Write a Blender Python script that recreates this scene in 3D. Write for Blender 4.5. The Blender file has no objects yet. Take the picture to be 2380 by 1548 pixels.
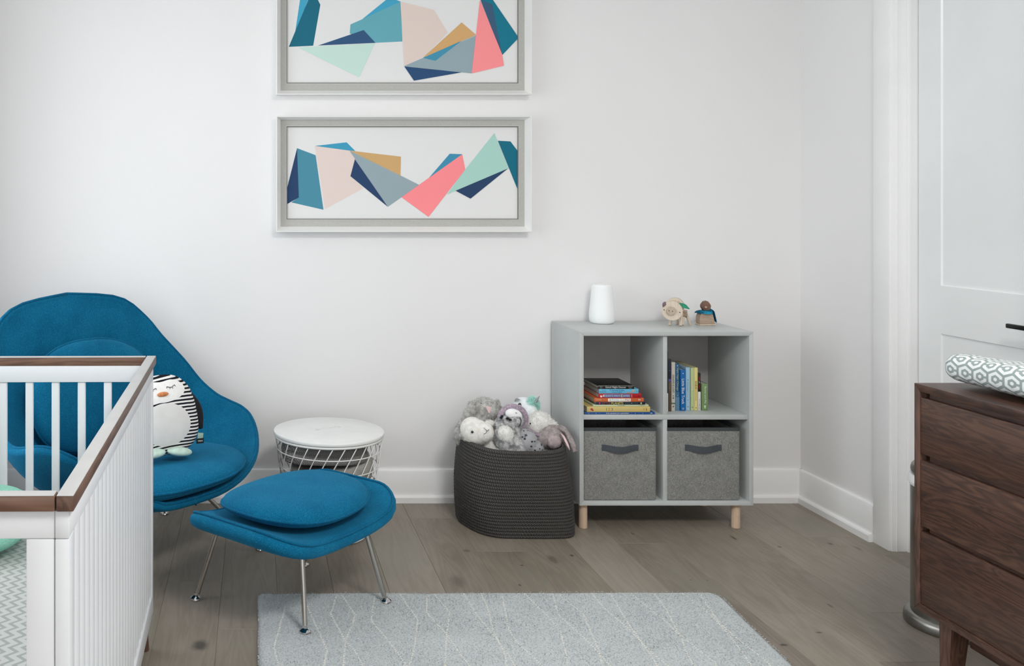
import bpy, bmesh, math, random
from mathutils import Vector, Matrix, noise
PI = math.pi
random.seed(7)
SC = bpy.context.scene
COL = SC.collection
# ---------------------------------------------------------------- camera model
F, VX, VY, CAMZ = 2130.0, 595.0, 480.0, 1.304
def at(px, py, D):
    return Vector(((px - VX) * D / F, D, CAMZ - (py - VY) * D / F))
def zat(py, D): return CAMZ - (py - VY) * D / F
def xat(px, D): return (px - VX) * D / F
def floor_at(px, py, z=0.0):
    D = (CAMZ - z) * F / (py - VY)
    return Vector((xat(px, D), D, z))

# ---------------------------------------------------------------- node helper
def srgb(r, g, b):
    def c(v):
        v /= 255.0
        return v / 12.92 if v <= 0.04045 else ((v + 0.055) / 1.055) ** 2.4
    return (c(r), c(g), c(b), 1.0)

class NT:
    def __init__(s, name):
        s.mat = bpy.data.materials.new(name); s.mat.use_nodes = True
        s.t = s.mat.node_tree
        s.t.nodes.clear()
        s.out = s.t.nodes.new('ShaderNodeOutputMaterial')
        s.b = s.t.nodes.new('ShaderNodeBsdfPrincipled')
        s.t.links.new(s.b.outputs[0], s.out.inputs[0])
    def node(s, kind, **kw):
        n = s.t.nodes.new(kind)
        for k, v in kw.items(): setattr(n, k, v)
        return n
    def link(s, a, b): s.t.links.new(a, b)
    def set(s, sock, v):
        if isinstance(v, E): v = v.s
        if hasattr(v, 'is_output'): s.link(v, sock)
        else:
            sock.default_value = v
    def bs(s, **kw):
        for k, v in kw.items():
            s.set(s.b.inputs[k.replace('_', ' ')], v)
    def coord(s, kind='Object'):
        return s.node('ShaderNodeTexCoord').outputs[kind]
    def xyz(s, v=None):
        n = s.node('ShaderNodeSeparateXYZ'); s.link(v if v is not None else s.coord(), n.inputs[0])
        return E(s, n.outputs[0]), E(s, n.outputs[1]), E(s, n.outputs[2])
    def vec(s, x, y, z):
        n = s.node('ShaderNodeCombineXYZ')
        for i, v in enumerate((x, y, z)): s.set(n.inputs[i], v)
        return n.outputs[0]
    def noise(s, vec, scale=5.0, detail=3.0, rough=0.5, dist=0.0):
        n = s.node('ShaderNodeTexNoise'); s.link(vec, n.inputs['Vector'])
        n.inputs['Scale'].default_value = scale; n.inputs['Detail'].default_value = detail
        n.inputs['Roughness'].default_value = rough; n.inputs['Distortion'].default_value = dist
        return E(s, n.outputs[0])
    def voronoi(s, vec, scale=5.0, feature='F1', rnd=1.0, out='Distance'):
        n = s.node('ShaderNodeTexVoronoi', feature=feature); s.link(vec, n.inputs['Vector'])
        n.inputs['Scale'].default_value = scale; n.inputs['Randomness'].default_value = rnd
        return E(s, n.outputs[out])
    def mapping(s, vec, scale=(1, 1, 1), loc=(0, 0, 0), rot=(0, 0, 0)):
        n = s.node('ShaderNodeMapping'); s.link(vec, n.inputs[0])
        n.inputs['Location'].default_value = loc; n.inputs['Rotation'].default_value = rot; n.inputs['Scale'].default_value = scale
        return n.outputs[0]
    def attr(s, name, out='Fac'):
        return s.node('ShaderNodeAttribute', attribute_name=name).outputs[out]
    def mix(s, f, a, b, mode='MIX'):
        n = s.node('ShaderNodeMix', data_type='RGBA', blend_type=mode)
        s.set(n.inputs[0], f); s.set(n.inputs[6], a); s.set(n.inputs[7], b)
        return n.outputs[2]
    def ramp(s, f, stops):
        n = s.node('ShaderNodeValToRGB')
        s.set(n.inputs[0], f)
        el = n.color_ramp.elements
        while len(el) < len(stops): el.new(0.5)
        for e, (p, c) in zip(el, stops): e.position = p; e.color = c
        return n.outputs[0]
    def sstep(s, v, a, b):
        n = s.node('ShaderNodeMapRange', interpolation_type='SMOOTHSTEP')
        s.set(n.inputs[0], v)
        s.set(n.inputs[1], a); s.set(n.inputs[2], b)
        return E(s, n.outputs[0])
    def bump(s, h, strength=0.5, dist=0.002, prev=None):
        n = s.node('ShaderNodeBump'); s.set(n.inputs['Height'], h)
        n.inputs['Strength'].default_value = strength; n.inputs['Distance'].default_value = dist
        if prev is not None: s.link(prev, n.inputs['Normal'])
        s.link(n.outputs[0], s.b.inputs['Normal'])
        return n.outputs[0]

class E:
    def __init__(s, nt, sock): s.nt, s.s = nt, sock
    def m(s, op, *a):
        n = s.nt.t.nodes.new('ShaderNodeMath'); n.operation = op
        for i, v in enumerate((s,) + a):
            if isinstance(v, E): v = v.s
            if hasattr(v, 'is_output'): s.nt.link(v, n.inputs[i])
            else: n.inputs[i].default_value = v
        return E(s.nt, n.outputs[0])
    def __add__(s, o): return s.m('ADD', o)
    __radd__ = __add__
    def __mul__(s, o): return s.m('MULTIPLY', o)
    __rmul__ = __mul__
    def __sub__(s, o): return s.m('SUBTRACT', o)
    def __rsub__(s, o): return (s * -1.0) + o
    def __truediv__(s, o): return s.m('DIVIDE', o)
    def abs(s): return s.m('ABSOLUTE')
    def frac(s): return s.m('FRACT')
    def floor(s): return s.m('FLOOR')
    def mod(s, v): return s.m('FLOORED_MODULO', v)
    def sin(s): return s.m('SINE')
    def min(s, o): return s.m('MINIMUM', o)
    def max(s, o): return s.m('MAXIMUM', o)
    def gt(s, o): return s.m('GREATER_THAN', o)
    def lt(s, o): return s.m('LESS_THAN', o)
    def sqrt(s): return s.m('SQRT')
    def pow(s, o): return s.m('POWER', o)

# ---------------------------------------------------------------- objects
ROOTM = {}
def thing(name, label, cat, loc=(0, 0, 0), rotz=0.0, group=None):
    o = bpy.data.objects.new(name, None); COL.objects.link(o)
    o.location = loc; o.rotation_euler = (0, 0, rotz); o.empty_display_size = 0.05
    o['label'] = label; o['category'] = cat
    if group: o['group'] = group
    ROOTM[o.name] = Matrix.Translation(Vector(loc)) @ Matrix.Rotation(rotz, 4, 'Z')
    return o
def to_mesh(bm, name, mats, smooth=35):
    me = bpy.data.meshes.new(name)
    bm.normal_update()
    bm.to_mesh(me); bm.free()
    if not isinstance(mats, (list, tuple)): mats = [mats]
    for m in mats: me.materials.append(m)
    if smooth:
        me.shade_smooth()
        if smooth < 180: me.set_sharp_from_angle(angle=math.radians(smooth))
    return me
def obj(name, bm, mats, parent=None, world=False, smooth=35, label=None, fixn=True):
    """link bm as one mesh object; with world=True its coordinates are world coordinates"""
    M = ROOTM.get(parent.name) if parent is not None else None
    if world and M is not None:
        bm.transform(M.inverted())
    if fixn: bmesh.ops.recalc_face_normals(bm, faces=bm.faces)
    me = to_mesh(bm, name, mats, smooth)
    o = bpy.data.objects.new(name, me); COL.objects.link(o)
    if parent is not None:
        o.parent = parent
        ROOTM[o.name] = M
    else:
        ROOTM[o.name] = Matrix.Identity(4)
    if label: o['label'] = label
    return o
def single(name, bm, mats, label, cat, loc=(0, 0, 0), rotz=0.0, group=None, world=True, smooth=35, fixn=True):
    M = Matrix.Translation(Vector(loc)) @ Matrix.Rotation(rotz, 4, 'Z')
    if world: bm.transform(M.inverted())
    if fixn: bmesh.ops.recalc_face_normals(bm, faces=bm.faces)
    o = bpy.data.objects.new(name, to_mesh(bm, name, mats, smooth)); COL.objects.link(o)
    o.location = loc; o.rotation_euler = (0, 0, rotz)
    ROOTM[o.name] = M
    o['label'] = label; o['category'] = cat
    if group: o['group'] = group
    return o
def struct(name, bm, mats, smooth=35, fixn=True, label=None):
    o = obj(name, bm, mats, None, smooth=smooth, fixn=fixn); o['kind'] = 'structure'
    if label: o['label'] = label
    return o

# ---------------------------------------------------------------- bmesh builders
def BM(): return bmesh.new()
def box(bm, x0, x1, y0, y1, z0, z1, bev=0.0, seg=2, mi=0):
    t = bmesh.new()
    bmesh.ops.create_cube(t, size=1.0)
    for v in t.verts:
        v.co = Vector(((x0 + x1) / 2 + v.co.x * (x1 - x0), (y0 + y1) / 2 + v.co.y * (y1 - y0), (z0 + z1) / 2 + v.co.z * (z1 - z0)))
    if bev > 0: bmesh.ops.bevel(t, geom=t.edges[:], offset=bev, segments=seg, profile=0.5, affect='EDGES')
    join(bm, t, mi=mi)
def join(bm, t, M=None, mi=None):
    if M is not None: t.transform(M)
    vm = {}
    for v in t.verts: vm[v] = bm.verts.new(v.co)
    for f in t.faces:
        try:
            nf = bm.faces.new([vm[v] for v in f.verts]); nf.material_index = f.material_index if mi is None else mi
        except ValueError: pass
    t.free()
def grid(bm, rows, close_u=False, close_v=False, cap0=False, cap1=False, mi=0):
    """rows: list of lists of points; returns vert rows"""
    vr = [[bm.verts.new(Vector(p)) for p in r] for r in rows]
    n = len(rows); m = len(rows[0])
    for i in range(n if close_v else n - 1):
        a = vr[i]; b = vr[(i + 1) % n]
        for j in range(m if close_u else m - 1):
            k = (j + 1) % m
            f = bm.faces.new((a[j], a[k], b[k], b[j])); f.material_index = mi
    if cap0: bm.faces.new(vr[0][::-1]).material_index = mi
    if cap1: bm.faces.new(vr[-1]).material_index = mi
    return vr
def frame_dirs(pts, closed=False):
    out = []; n = len(pts); up = None
    for i in range(n):
        if closed: d = pts[(i + 1) % n] - pts[i - 1]
        else: d = pts[min(i + 1, n - 1)] - pts[max(i - 1, 0)]
        if d.length < 1e-9: d = Vector((0, 0, 1))
        d.normalize()
        if up is None:
            up = Vector((0, 0, 1)) if abs(d.z) < 0.9 else Vector((1, 0, 0))
        a = up - d * up.dot(d)
        if a.length < 1e-6: a = d.orthogonal()
        a.normalize(); up = a
        out.append((a, d.cross(a)))
    return out
def tube(bm, pts, r, n=8, closed=False, mi=0, caps=True):
    pts = [Vector(p) for p in pts]
    fr = frame_dirs(pts, closed)
    rr = r if isinstance(r, (list, tuple)) else [r] * len(pts)
    rows = []
    for p, (a, b), q in zip(pts, fr, rr):
        rows.append([p + (a * math.cos(t) + b * math.sin(t)) * q for t in [2 * PI * k / n for k in range(n)]])
    grid(bm, rows, close_u=True, close_v=closed, cap0=caps and not closed, cap1=caps and not closed, mi=mi)
def cyl(bm, p0, p1, r0, r1=None, n=20, mi=0, bev=0.0):
    r1 = r0 if r1 is None else r1
    p0, p1 = Vector(p0), Vector(p1)
    if bev > 0:
        d = (p1 - p0).normalized()
        tube(bm, [p0, p0 + d * 1e-5, p0 + d * bev, p1 - d * bev, p1 - d * 1e-5, p1], [max(r0 - bev, 1e-4) * 0.98, r0 - bev, r0, r1, r1 - bev, max(r1 - bev, 1e-4) * 0.98], n, mi=mi)
    else: tube(bm, [p0, p1], [r0, r1], n, mi=mi)
def lathe(bm, prof, c=(0, 0, 0), n=48, mi=0, M=None, caps=True):
    """prof: list of (r,z) from bottom to top"""
    t = bmesh.new(); rows = []
    for r, z in prof:
        rows.append([Vector((max(r, 1e-5) * math.cos(2 * PI * k / n), max(r, 1e-5) * math.sin(2 * PI * k / n), z)) for k in range(n)])
    grid(t, rows, close_u=True, cap0=caps and prof[0][0] > 1e-4, cap1=caps and prof[-1][0] > 1e-4)
    if prof[0][0] <= 1e-4 or prof[-1][0] <= 1e-4: bmesh.ops.remove_doubles(t, verts=t.verts, dist=1e-4 * 0.5)
    t.transform(Matrix.Translation(Vector(c)) if M is None else M)
    join(bm, t, mi=mi)
def ellipsoid(bm, c, r, n=16, rot=None, mi=0):
    t = bmesh.new(); bmesh.ops.create_uvsphere(t, u_segments=n, v_segments=max(6, n * 2 // 3), radius=1.0)
    rr = (r, r, r) if not isinstance(r, (tuple, list)) else r
    M = Matrix.Translation(Vector(c))
    if rot is not None: M = M @ rot
    t.transform(M @ Matrix.Diagonal((rr[0], rr[1], rr[2], 1)))
    join(bm, t, mi=mi)
def extrude_poly(bm, pts, vec, mi=0, bev=0.0):
    """prism from planar 3D polygon"""
    t = bmesh.new(); vec = Vector(vec)
    a = [t.verts.new(Vector(p)) for p in pts]; b = [t.verts.new(Vector(p) + vec) for p in pts]
    t.faces.new(a); t.faces.new(b[::-1])
    for i in range(len(a)):
        j = (i + 1) % len(a); t.faces.new((a[i], b[i], b[j], a[j]))
    bmesh.ops.recalc_face_normals(t, faces=t.faces)
    if bev > 0: bmesh.ops.bevel(t, geom=t.edges[:], offset=bev, segments=2, profile=0.5, affect='EDGES')
    join(bm, t, mi=mi)
def text_bm(s, size, width=None, ext=0.0002, height=None, bold=0.0):
    cu = bpy.data.curves.new('t', 'FONT'); cu.body = s; cu.size = size; cu.align_x = 'CENTER'; cu.align_y = 'CENTER'; cu.extrude = ext
    cu.resolution_u = 3; cu.offset = bold
    o = bpy.data.objects.new('t', cu); COL.objects.link(o)
    bpy.context.view_layer.update()
    me = bpy.data.meshes.new_from_object(o.evaluated_get(bpy.context.evaluated_depsgraph_get()))
    t = bmesh.new(); t.from_mesh(me)
    COL.objects.unlink(o); bpy.data.objects.remove(o); bpy.data.meshes.remove(me); bpy.data.curves.remove(cu)
    if t.verts:
        xs = [v.co.x for v in t.verts]; ys = [v.co.y for v in t.verts]
        cx, cy = (min(xs) + max(xs)) / 2, (min(ys) + max(ys)) / 2
        sx = width / (max(xs) - min(xs)) if width else 1.0
        sy = height / (max(ys) - min(ys)) if height else (1.0)
        for v in t.verts: v.co.x = (v.co.x - cx) * sx; v.co.y = (v.co.y - cy) * sy
    return t
def remeshed(bm, voxel=0.004, smooth=3):
    me = bpy.data.meshes.new('r'); bm.to_mesh(me); bm.free()
    o = bpy.data.objects.new('r', me); COL.objects.link(o)
    m = o.modifiers.new('r', 'REMESH'); m.mode = 'VOXEL'; m.voxel_size = voxel
    if smooth:
        s = o.modifiers.new('s', 'SMOOTH'); s.iterations = smooth; s.factor = 0.5
    bpy.context.view_layer.update()
    m2 = bpy.data.meshes.new_from_object(o.evaluated_get(bpy.context.evaluated_depsgraph_get()))
    t = bmesh.new(); t.from_mesh(m2)
    COL.objects.unlink(o); bpy.data.objects.remove(o); bpy.data.meshes.remove(me); bpy.data.meshes.remove(m2)
    return t
def add_fur(bm, count, length, width=0.0008, droop=0.3, jit=0.6, rnd=None, keep=None, curl=False):
    rnd = rnd or random
    bm.faces.ensure_lookup_table(); bm.normal_update()
    faces = [f for f in bm.faces if keep is None or keep(f.calc_center_median())]
    areas = [f.calc_area() for f in faces]; tot = sum(areas)
    new = []
    acc = 0.0; k = 0
    for f, a in zip(faces, areas):
        acc += a / tot * count
        n = int(acc); acc -= n
        vs = [v.co for v in f.verts]; nn = f.normal.copy(); mi = f.material_index
        for _ in range(n):
            w = [rnd.random() for _ in vs]; sw = sum(w)
            p = sum((v * (q / sw) for v, q in zip(vs, w)), Vector())
            d = (nn + Vector((rnd.uniform(-jit, jit), rnd.uniform(-jit, jit), rnd.uniform(-jit, jit) - droop))).normalized()
            new.append((p, d, nn, length * rnd.uniform(0.5, 1.15), mi))
    for p, d, nn, L, mi in new:
        s = d.cross(Vector((rnd.uniform(-1, 1), rnd.uniform(-1, 1), rnd.uniform(-1, 1)))).normalized() * width
        p = p - nn * 0.0005
        mid = p + d * L * 0.55 + (d - Vector((0, 0, droop))) * 0.0
        d2 = (d + Vector((rnd.uniform(-.5, .5), rnd.uniform(-.5, .5), -droop))).normalized()
        a = bm.verts.new(p - s); b = bm.verts.new(p + s); c = bm.verts.new(mid + s * .8); e = bm.verts.new(mid - s * .8); t = bm.verts.new(mid + d2 * L * 0.5)
        f1 = bm.faces.new((a, b, c, e)); f2 = bm.faces.new((e, c, t)); f1.material_index = f2.material_index = mi
    return bm
def catmull(pts, n=6, closed=False):
    pts = [Vector(p) for p in pts]; out = []; N = len(pts)
    rng = range(N if closed else N - 1)
    for i in rng:
        if closed: p0, p1, p2, p3 = pts[i - 1], pts[i], pts[(i + 1) % N], pts[(i + 2) % N]
        else: p0, p1, p2, p3 = pts[max(i - 1, 0)], pts[i], pts[i + 1], pts[min(i + 2, N - 1)]
        for k in range(n):
            t = k / n; t2 = t * t; t3 = t2 * t
            out.append(0.5 * ((2 * p1) + (p2 - p0) * t + (2 * p0 - 5 * p1 + 4 * p2 - p3) * t2 + (3 * p1 - p0 - 3 * p2 + p3) * t3))
    if not closed: out.append(pts[-1])
    return out
def cushion_bm(outline, thick, fmap, rings=12, p=2.6, bottom=1.0, q=0.5):
    """outline: function angle->(x,y) radius vector; fmap(x,y,h)->3D point. closed pillow."""
    bm = bmesh.new(); n = 64; rows = []
    rs = [math.sin(PI / 2 * i / rings) for i in range(rings + 1)]
    def ring(r, s):
        h = thick / 2 * (max(0.0, 1 - r ** p)) ** q * (1 if s > 0 else -bottom)
        row = []
        for k in range(n):
            a = 2 * PI * k / n; x, y = outline(a)
            row.append(fmap(x * r, y * r, h))
        return row
    seq = [(max(r, 0.01), 1) for r in rs] + [(max(r, 0.01), -1) for r in rs[-2::-1]]
    grid(bm, [ring(r, s) for r, s in seq], close_u=True, cap0=True, cap1=True)
    seam = [fmap(*outline(2 * PI * k / n), 0.0) for k in range(n)]
    return bm, seam
def roundrect(hx, hy, r, bulge=0.0):
    def sd(x, y):
        qx, qy = abs(x) - hx + r, abs(y) - hy + r
        return math.hypot(max(qx, 0), max(qy, 0)) + min(max(qx, qy), 0) - r
    def f(a):
        c, s = math.cos(a), math.sin(a); lo, hi = 0.0, hx + hy
        for _ in range(40):
            m = (lo + hi) / 2
            if sd(c * m, s * m) < 0: lo = m
            else: hi = m
        return (c * lo * (1 + bulge * s * s), s * lo * (1 + bulge * c * c))
    return f
def superell(ax, ay, e=2.5):
    def f(a):
        c, s = math.cos(a), math.sin(a)
        return (ax * math.copysign(abs(c) ** (2 / e), c), ay * math.copysign(abs(s) ** (2 / e), s))
    return f
LE, FE, RE, CE, WE, EXPO = 45.0, 58.0, 8.0, 82.0, 1.1, -0.19
CHA, CHX, CHY = -44.0, -.485, 3.41
OTA, OTX, OTY = -42.0, .130, 2.985
WFLIP = True
# ================================================================ materials
def simple(name, rgb, rough=0.5, metal=0.0, bumpn=None, var=0.0, vscale=20, spec=0.5, sheen=0.0):
    n = NT(name); c = srgb(*rgb)
    if var > 0:
        v = n.noise(n.coord(), vscale, 4)
        d = srgb(*[max(0, k * (1 - var)) for k in rgb]); l = srgb(*[min(255, k * (1 + var)) for k in rgb])
        n.bs(Base_Color=n.mix(n.sstep(v, .3, .7), d, l))
    else: n.bs(Base_Color=c)
    n.bs(Roughness=rough, Metallic=metal, Specular_IOR_Level=spec)
    if sheen: n.bs(Sheen_Weight=sheen, Sheen_Roughness=0.4)
    if bumpn: n.bump(n.noise(n.coord(), bumpn[0], 3), bumpn[1], bumpn[2])
    return n.mat
M = {}
def wall_mat(name, rgb):
    n = NT(name); c = n.coord()
    a = n.noise(c, 90, 4, .6); b = n.noise(c, 1.3, 2)
    n.bs(Base_Color=n.mix(n.sstep(b, .3, .7), srgb(*rgb), srgb(*[k - 2 for k in rgb])), Roughness=0.62, Specular_IOR_Level=0.35)
    n.bump(a, 0.12, 0.0015)
    return n.mat
M['wall'] = wall_mat('wall_paint', (236, 235, 235))
M['ceiling'] = wall_mat('ceiling_paint', (240, 240, 239))
M['trim'] = simple('trim_paint', (241, 241, 241), 0.32, var=0.01, vscale=3)
M['door'] = simple('door_paint', (234, 236, 236), 0.28, var=0.01, vscale=3)
M['black_metal'] = simple('black_metal', (22, 22, 23), 0.38, 0.6)
M['white_metal'] = simple('white_powder_coat', (228, 229, 227), 0.4, var=.01)
M['white_plastic'] = simple('white_plastic', (236, 237, 237), 0.35)
M['canister'] = simple('matt_white_plastic', (246, 248, 248), 0.45)
M['frame_white'] = simple('frame_white_lacquer', (238, 238, 236), 0.35)
M['mat_grey'] = simple('picture_mat_grey', (180, 179, 175), 0.85, bumpn=(900, .3, .0003), var=.02, vscale=200)
M['fillet'] = simple('picture_fillet', (118, 117, 113), 0.5)
M['fillet_light'] = simple('picture_fillet_light', (214, 214, 210), 0.5)
M['paper'] = simple('art_paper', (229, 229, 228), 0.9)
M['eket'] = simple('grey_foil', (190, 194, 193), 0.42, var=.012, vscale=6)
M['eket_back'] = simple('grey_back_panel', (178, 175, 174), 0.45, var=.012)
M['seam'] = simple('panel_seam', (50, 50, 48), 0.8)
M['crib_white'] = simple('crib_white_paint', (214, 216, 219), 0.38, var=.008, vscale=4)
M['cap'] = simple('rail_glare_strip', (178, 178, 177), 0.35, var=.015, vscale=14)  # light grey standing in for glare on the crib rail tops
M['dark_fabric'] = simple('dark_grey_webbing', (70, 76, 82), 0.9, bumpn=(800, .4, .0005), var=.08, vscale=300)
M['dark_trim'] = simple('dark_binding', (66, 70, 72), 0.9, bumpn=(800, .4, .0005))

def chrome(name, rgb, rough):
    n = NT(name); x, y, z = n.xyz()
    v = n.noise(n.vec(x * 3, y * 3, z * 0.2), 300, 2)
    n.bs(Base_Color=srgb(*rgb), Metallic=1.0, Roughness=v * 0.06 + rough)
    return n.mat
M['steel'] = chrome('brushed_steel', (196, 192, 186), 0.22)
M['chrome'] = chrome('polished_chrome', (214, 212, 210), 0.06)
def brushed(name):
    n = NT(name); x, y, z = n.xyz()
    v = n.noise(n.vec(x * 2, y * 2, z * 180), 6, 3)
    n.bs(Base_Color=n.mix(v, srgb(128, 126, 122), srgb(172, 170, 165)), Metallic=1.0, Roughness=0.3, Anisotropic=0.5)
    return n.mat
M['can'] = brushed('brushed_steel_can')

def wood(name, dark, mid, light, axis='Y', scale=1.0, rough=0.42, figure=1.0, spec=.5):
    n = NT(name); c = n.coord(); x, y, z = n.xyz(c)
    o = {'X': (x * 0.10, y, z), 'Y': (x, y * 0.10, z), 'Z': (x, y, z * 0.10)}[axis]
    v = n.vec(*o)
    warp = n.noise(v, 7 * scale, 2, .5)
    big = n.noise(n.vec(o[0] + warp * .06, o[1] + warp * .06, o[2] + warp * .06), 26 * scale, 2, .5, 0.6)
    rings = ((big * 55 * figure).sin() * 0.5 + 0.5)
    o2 = {'X': (x * 0.02, y, z), 'Y': (x, y * 0.02, z), 'Z': (x, y, z * 0.02)}[axis]
    fine = n.noise(n.vec(*o2), 420 * scale, 3, .6)
    broad = n.noise(v, 12 * scale, 3)
    t = rings * .22 + fine * .38 + broad * .55
    col = n.ramp(t, [(0.32, srgb(*dark)), (0.56, srgb(*mid)), (0.80, srgb(*light))])
    n.bs(Base_Color=col, Roughness=fine * .12 + rough, Specular_IOR_Level=spec)
    n.bump(fine, .12, .0004)
    return n.mat
M['walnut'] = wood('walnut', (44, 27, 20), (70, 45, 34), (92, 64, 48), 'Y', 1.25, rough=.36)
M['walnut_v'] = wood('walnut_upright', (54, 35, 28), (84, 58, 46), (104, 76, 62), 'Z')
M['walnut_figured'] = wood('walnut_figured', (44, 26, 18), (76, 49, 36), (104, 72, 54), 'Y', 0.8, figure=1.5)
M['rail_wood'] = wood('rail_walnut_y', (70, 48, 38), (92, 67, 54), (112, 84, 69), 'Y', rough=.4)
M['rail_wood_x'] = wood('rail_walnut_x', (78, 54, 42), (102, 74, 59), (120, 90, 73), 'X', rough=.3)
M['beech'] = wood('beech', (196, 168, 142), (208, 182, 156), (218, 195, 170), 'Z', 1.5, rough=.5)
M['toy_wood'] = wood('toy_maple', (200, 184, 164), (214, 200, 182), (222, 210, 194), 'Z', 3, rough=.65)
M['toy_wood_b'] = wood('toy_beech', (160, 138, 118), (176, 154, 134), (188, 168, 148), 'X', 3, rough=.65)
M['toy_wood_d'] = wood('toy_walnut', (92, 66, 52), (116, 86, 70), (134, 102, 84), 'Z', 3, rough=.6)
M['grain_end'] = simple('toy_end_grain', (184, 168, 148), .8, var=.1, vscale=500)
M['dot'] = simple('dot_black', (20, 18, 18), .7)
M['green_felt'] = simple('green_wood_dye', (38, 138, 104), .8, bumpn=(500, .4, .0005), var=.1, vscale=80)
M['mauve'] = simple('mauve_wood_dye', (120, 98, 108), .8)
M['blue_felt'] = simple('blue_felt', (22, 128, 160), .9, bumpn=(500, .5, .0006), var=.12, vscale=80)
M['skeleton_green'] = simple('dark_recess', (24, 18, 16), .9)

def floor_mat():
    n = NT('oak_floor'); c = n.coord(); x, y, z = n.xyz(c)
    r = E(n, n.attr('plank')); r2 = E(n, n.attr('plank2'))
    ox = x + r * 37.0; oy = y + r2 * 19.0
    v = n.vec(ox, oy * 0.13, r * 9)
    warp = n.noise(v, 6, 2)
    fine = n.noise(n.vec(ox, oy * .03, r), 380, 3, .6)
    rings = (n.noise(n.vec(ox + warp * .05, oy * .10, r * 5), 16, 2, .5, .5) * 46).sin() * .5 + .5
    broad = n.noise(n.vec(ox, oy * .4, r), 4.5, 4, .6)
    tone = broad * .50 + fine * .22 + rings * .09 + r * .20
    col = n.ramp(tone, [(.28, srgb(112, 102, 91)), (.5, srgb(136, 127, 115)), (.74, srgb(154, 145, 134))])
    # greenish / purplish drift between boards
    col = n.mix(n.sstep(n.noise(n.vec(ox, oy, r), 1.7, 3), .5, .75) * .5, col, srgb(130, 128, 114))
    # scattered knots
    k = n.voronoi(n.vec(ox * 2.2, oy * 1.0, r * 3), 1.0)
    nz = n.noise(c, 60, 3)
    k = k + nz * .03
    kn = 1 - n.sstep(k, .03, .095)
    col = n.mix(kn * .55, col, srgb(82, 76, 70))
    # the marked knots of this floor
    for (kx, ky, kr, st, asp) in KNOTS:
        d = (((x - kx) / kr).pow(2.0) + ((y - ky) / (kr * asp)).pow(2.0)).sqrt() + nz * .5 - .25
        col = n.mix((1 - n.sstep(d, .25, 1.0)) * st, col, srgb(58, 56, 54))
    n.bs(Base_Color=col, Roughness=fine * .1 + .40, Specular_IOR_Level=.4)
    n.bump(fine * .6 + rings * .4, .12, .0006)
    return n.mat
KNOTS = []
for (px, py, r, st, asp) in [(465, 1500, .035, .75, 1.3), (1085, 1280, .02, .5, 1.0), (1213, 1314, .010, .9, .8), (1329, 1291, .012, .8, 1.2), (1285, 1300, .025, .45, 2.2),
                             (1208, 1360, .007, .9, 1.5), (1705, 1250, .009, .9, 3.5), (1812, 1271, .010, .7, 1.2), (1930, 1264, .012, .8, 1.4), (1995, 1275, .012, .5, 3.0),
                             (1822, 1499, .017, .95, .6), (1903, 1470, .014, .9, .5), (1605, 1348, .006, .8, .6), (1644, 1349, .006, .9, .6), (640, 1282, .008, .5, 1), (1470, 1240, .008, .7, 2.5), (1000, 1390, .006, .6, 1), (1930, 1408, .008, .7, 3)]:
    p = floor_at(px, py); KNOTS.append((p.x, p.y, r, st, asp))
M['floor'] = floor_mat()
M['groove'] = simple('board_groove', (150, 140, 124), .6)

def boucle(name, d, m, l):
    n = NT(name); c = n.coord()
    a = n.noise(c, 560, 3, .6); b = n.voronoi(c, 400); w = n.noise(c, 9, 3)
    t = a * .55 + b * .35 + w * .25
    n.bs(Base_Color=n.ramp(t, [(.32, srgb(*d)), (.55, srgb(*m)), (.8, srgb(*l))]), Roughness=.95, Specular_IOR_Level=.15, Sheen_Weight=.35, Sheen_Roughness=.5)
    n.set(n.b.inputs['Sheen Tint'], srgb(70, 150, 190))
    n.bump(a * .6 + b * .6, .55, .0014)
    return n.mat
M['blue'] = boucle('teal_wool', (0, 66, 96), (2, 92, 128), (24, 122, 160))
M['pipe_blue'] = boucle('teal_wool_piping', (0, 60, 90), (2, 86, 122), (20, 112, 150))

def rug_mat(name, a, b, c3):
    n = NT(name); c = n.coord(); x, y, z = n.xyz(c)
    # rows of little loops
    lx = (x * 120).frac(); row = (x * 120).floor()
    wob = n.noise(c, 3.5, 2) * .6
    rows = ((y + wob * .10) * 210)
    st = n.noise(n.vec(x * .55, y * 1.6, 0), 240, 2, .5)
    v = n.voronoi(n.vec(x, y * 1.5, z), 165, 'F1', .9)
    w = n.noise(c, 5, 3)
    col = n.ramp(v * .75 + w * .35, [(.22, srgb(*c3)), (.5, srgb(*b)), (.78, srgb(*a))])
    spk = n.sstep(st, .60, .72)
    col = n.mix(spk * .35, col, srgb(*[k * .74 for k in a]))
    n.bs(Base_Color=col, Roughness=.98, Specular_IOR_Level=.1, Sheen_Weight=.2)
    n.bump(1 - v, .5, .003)
    return n.mat
M['rug'] = rug_mat('rug_pile', (166, 172, 174), (188, 193, 195), (202, 206, 207))
M['rug_line'] = simple('rug_line_yarn', (216, 216, 211), .98, bumpn=(500, .5, .001))

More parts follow.
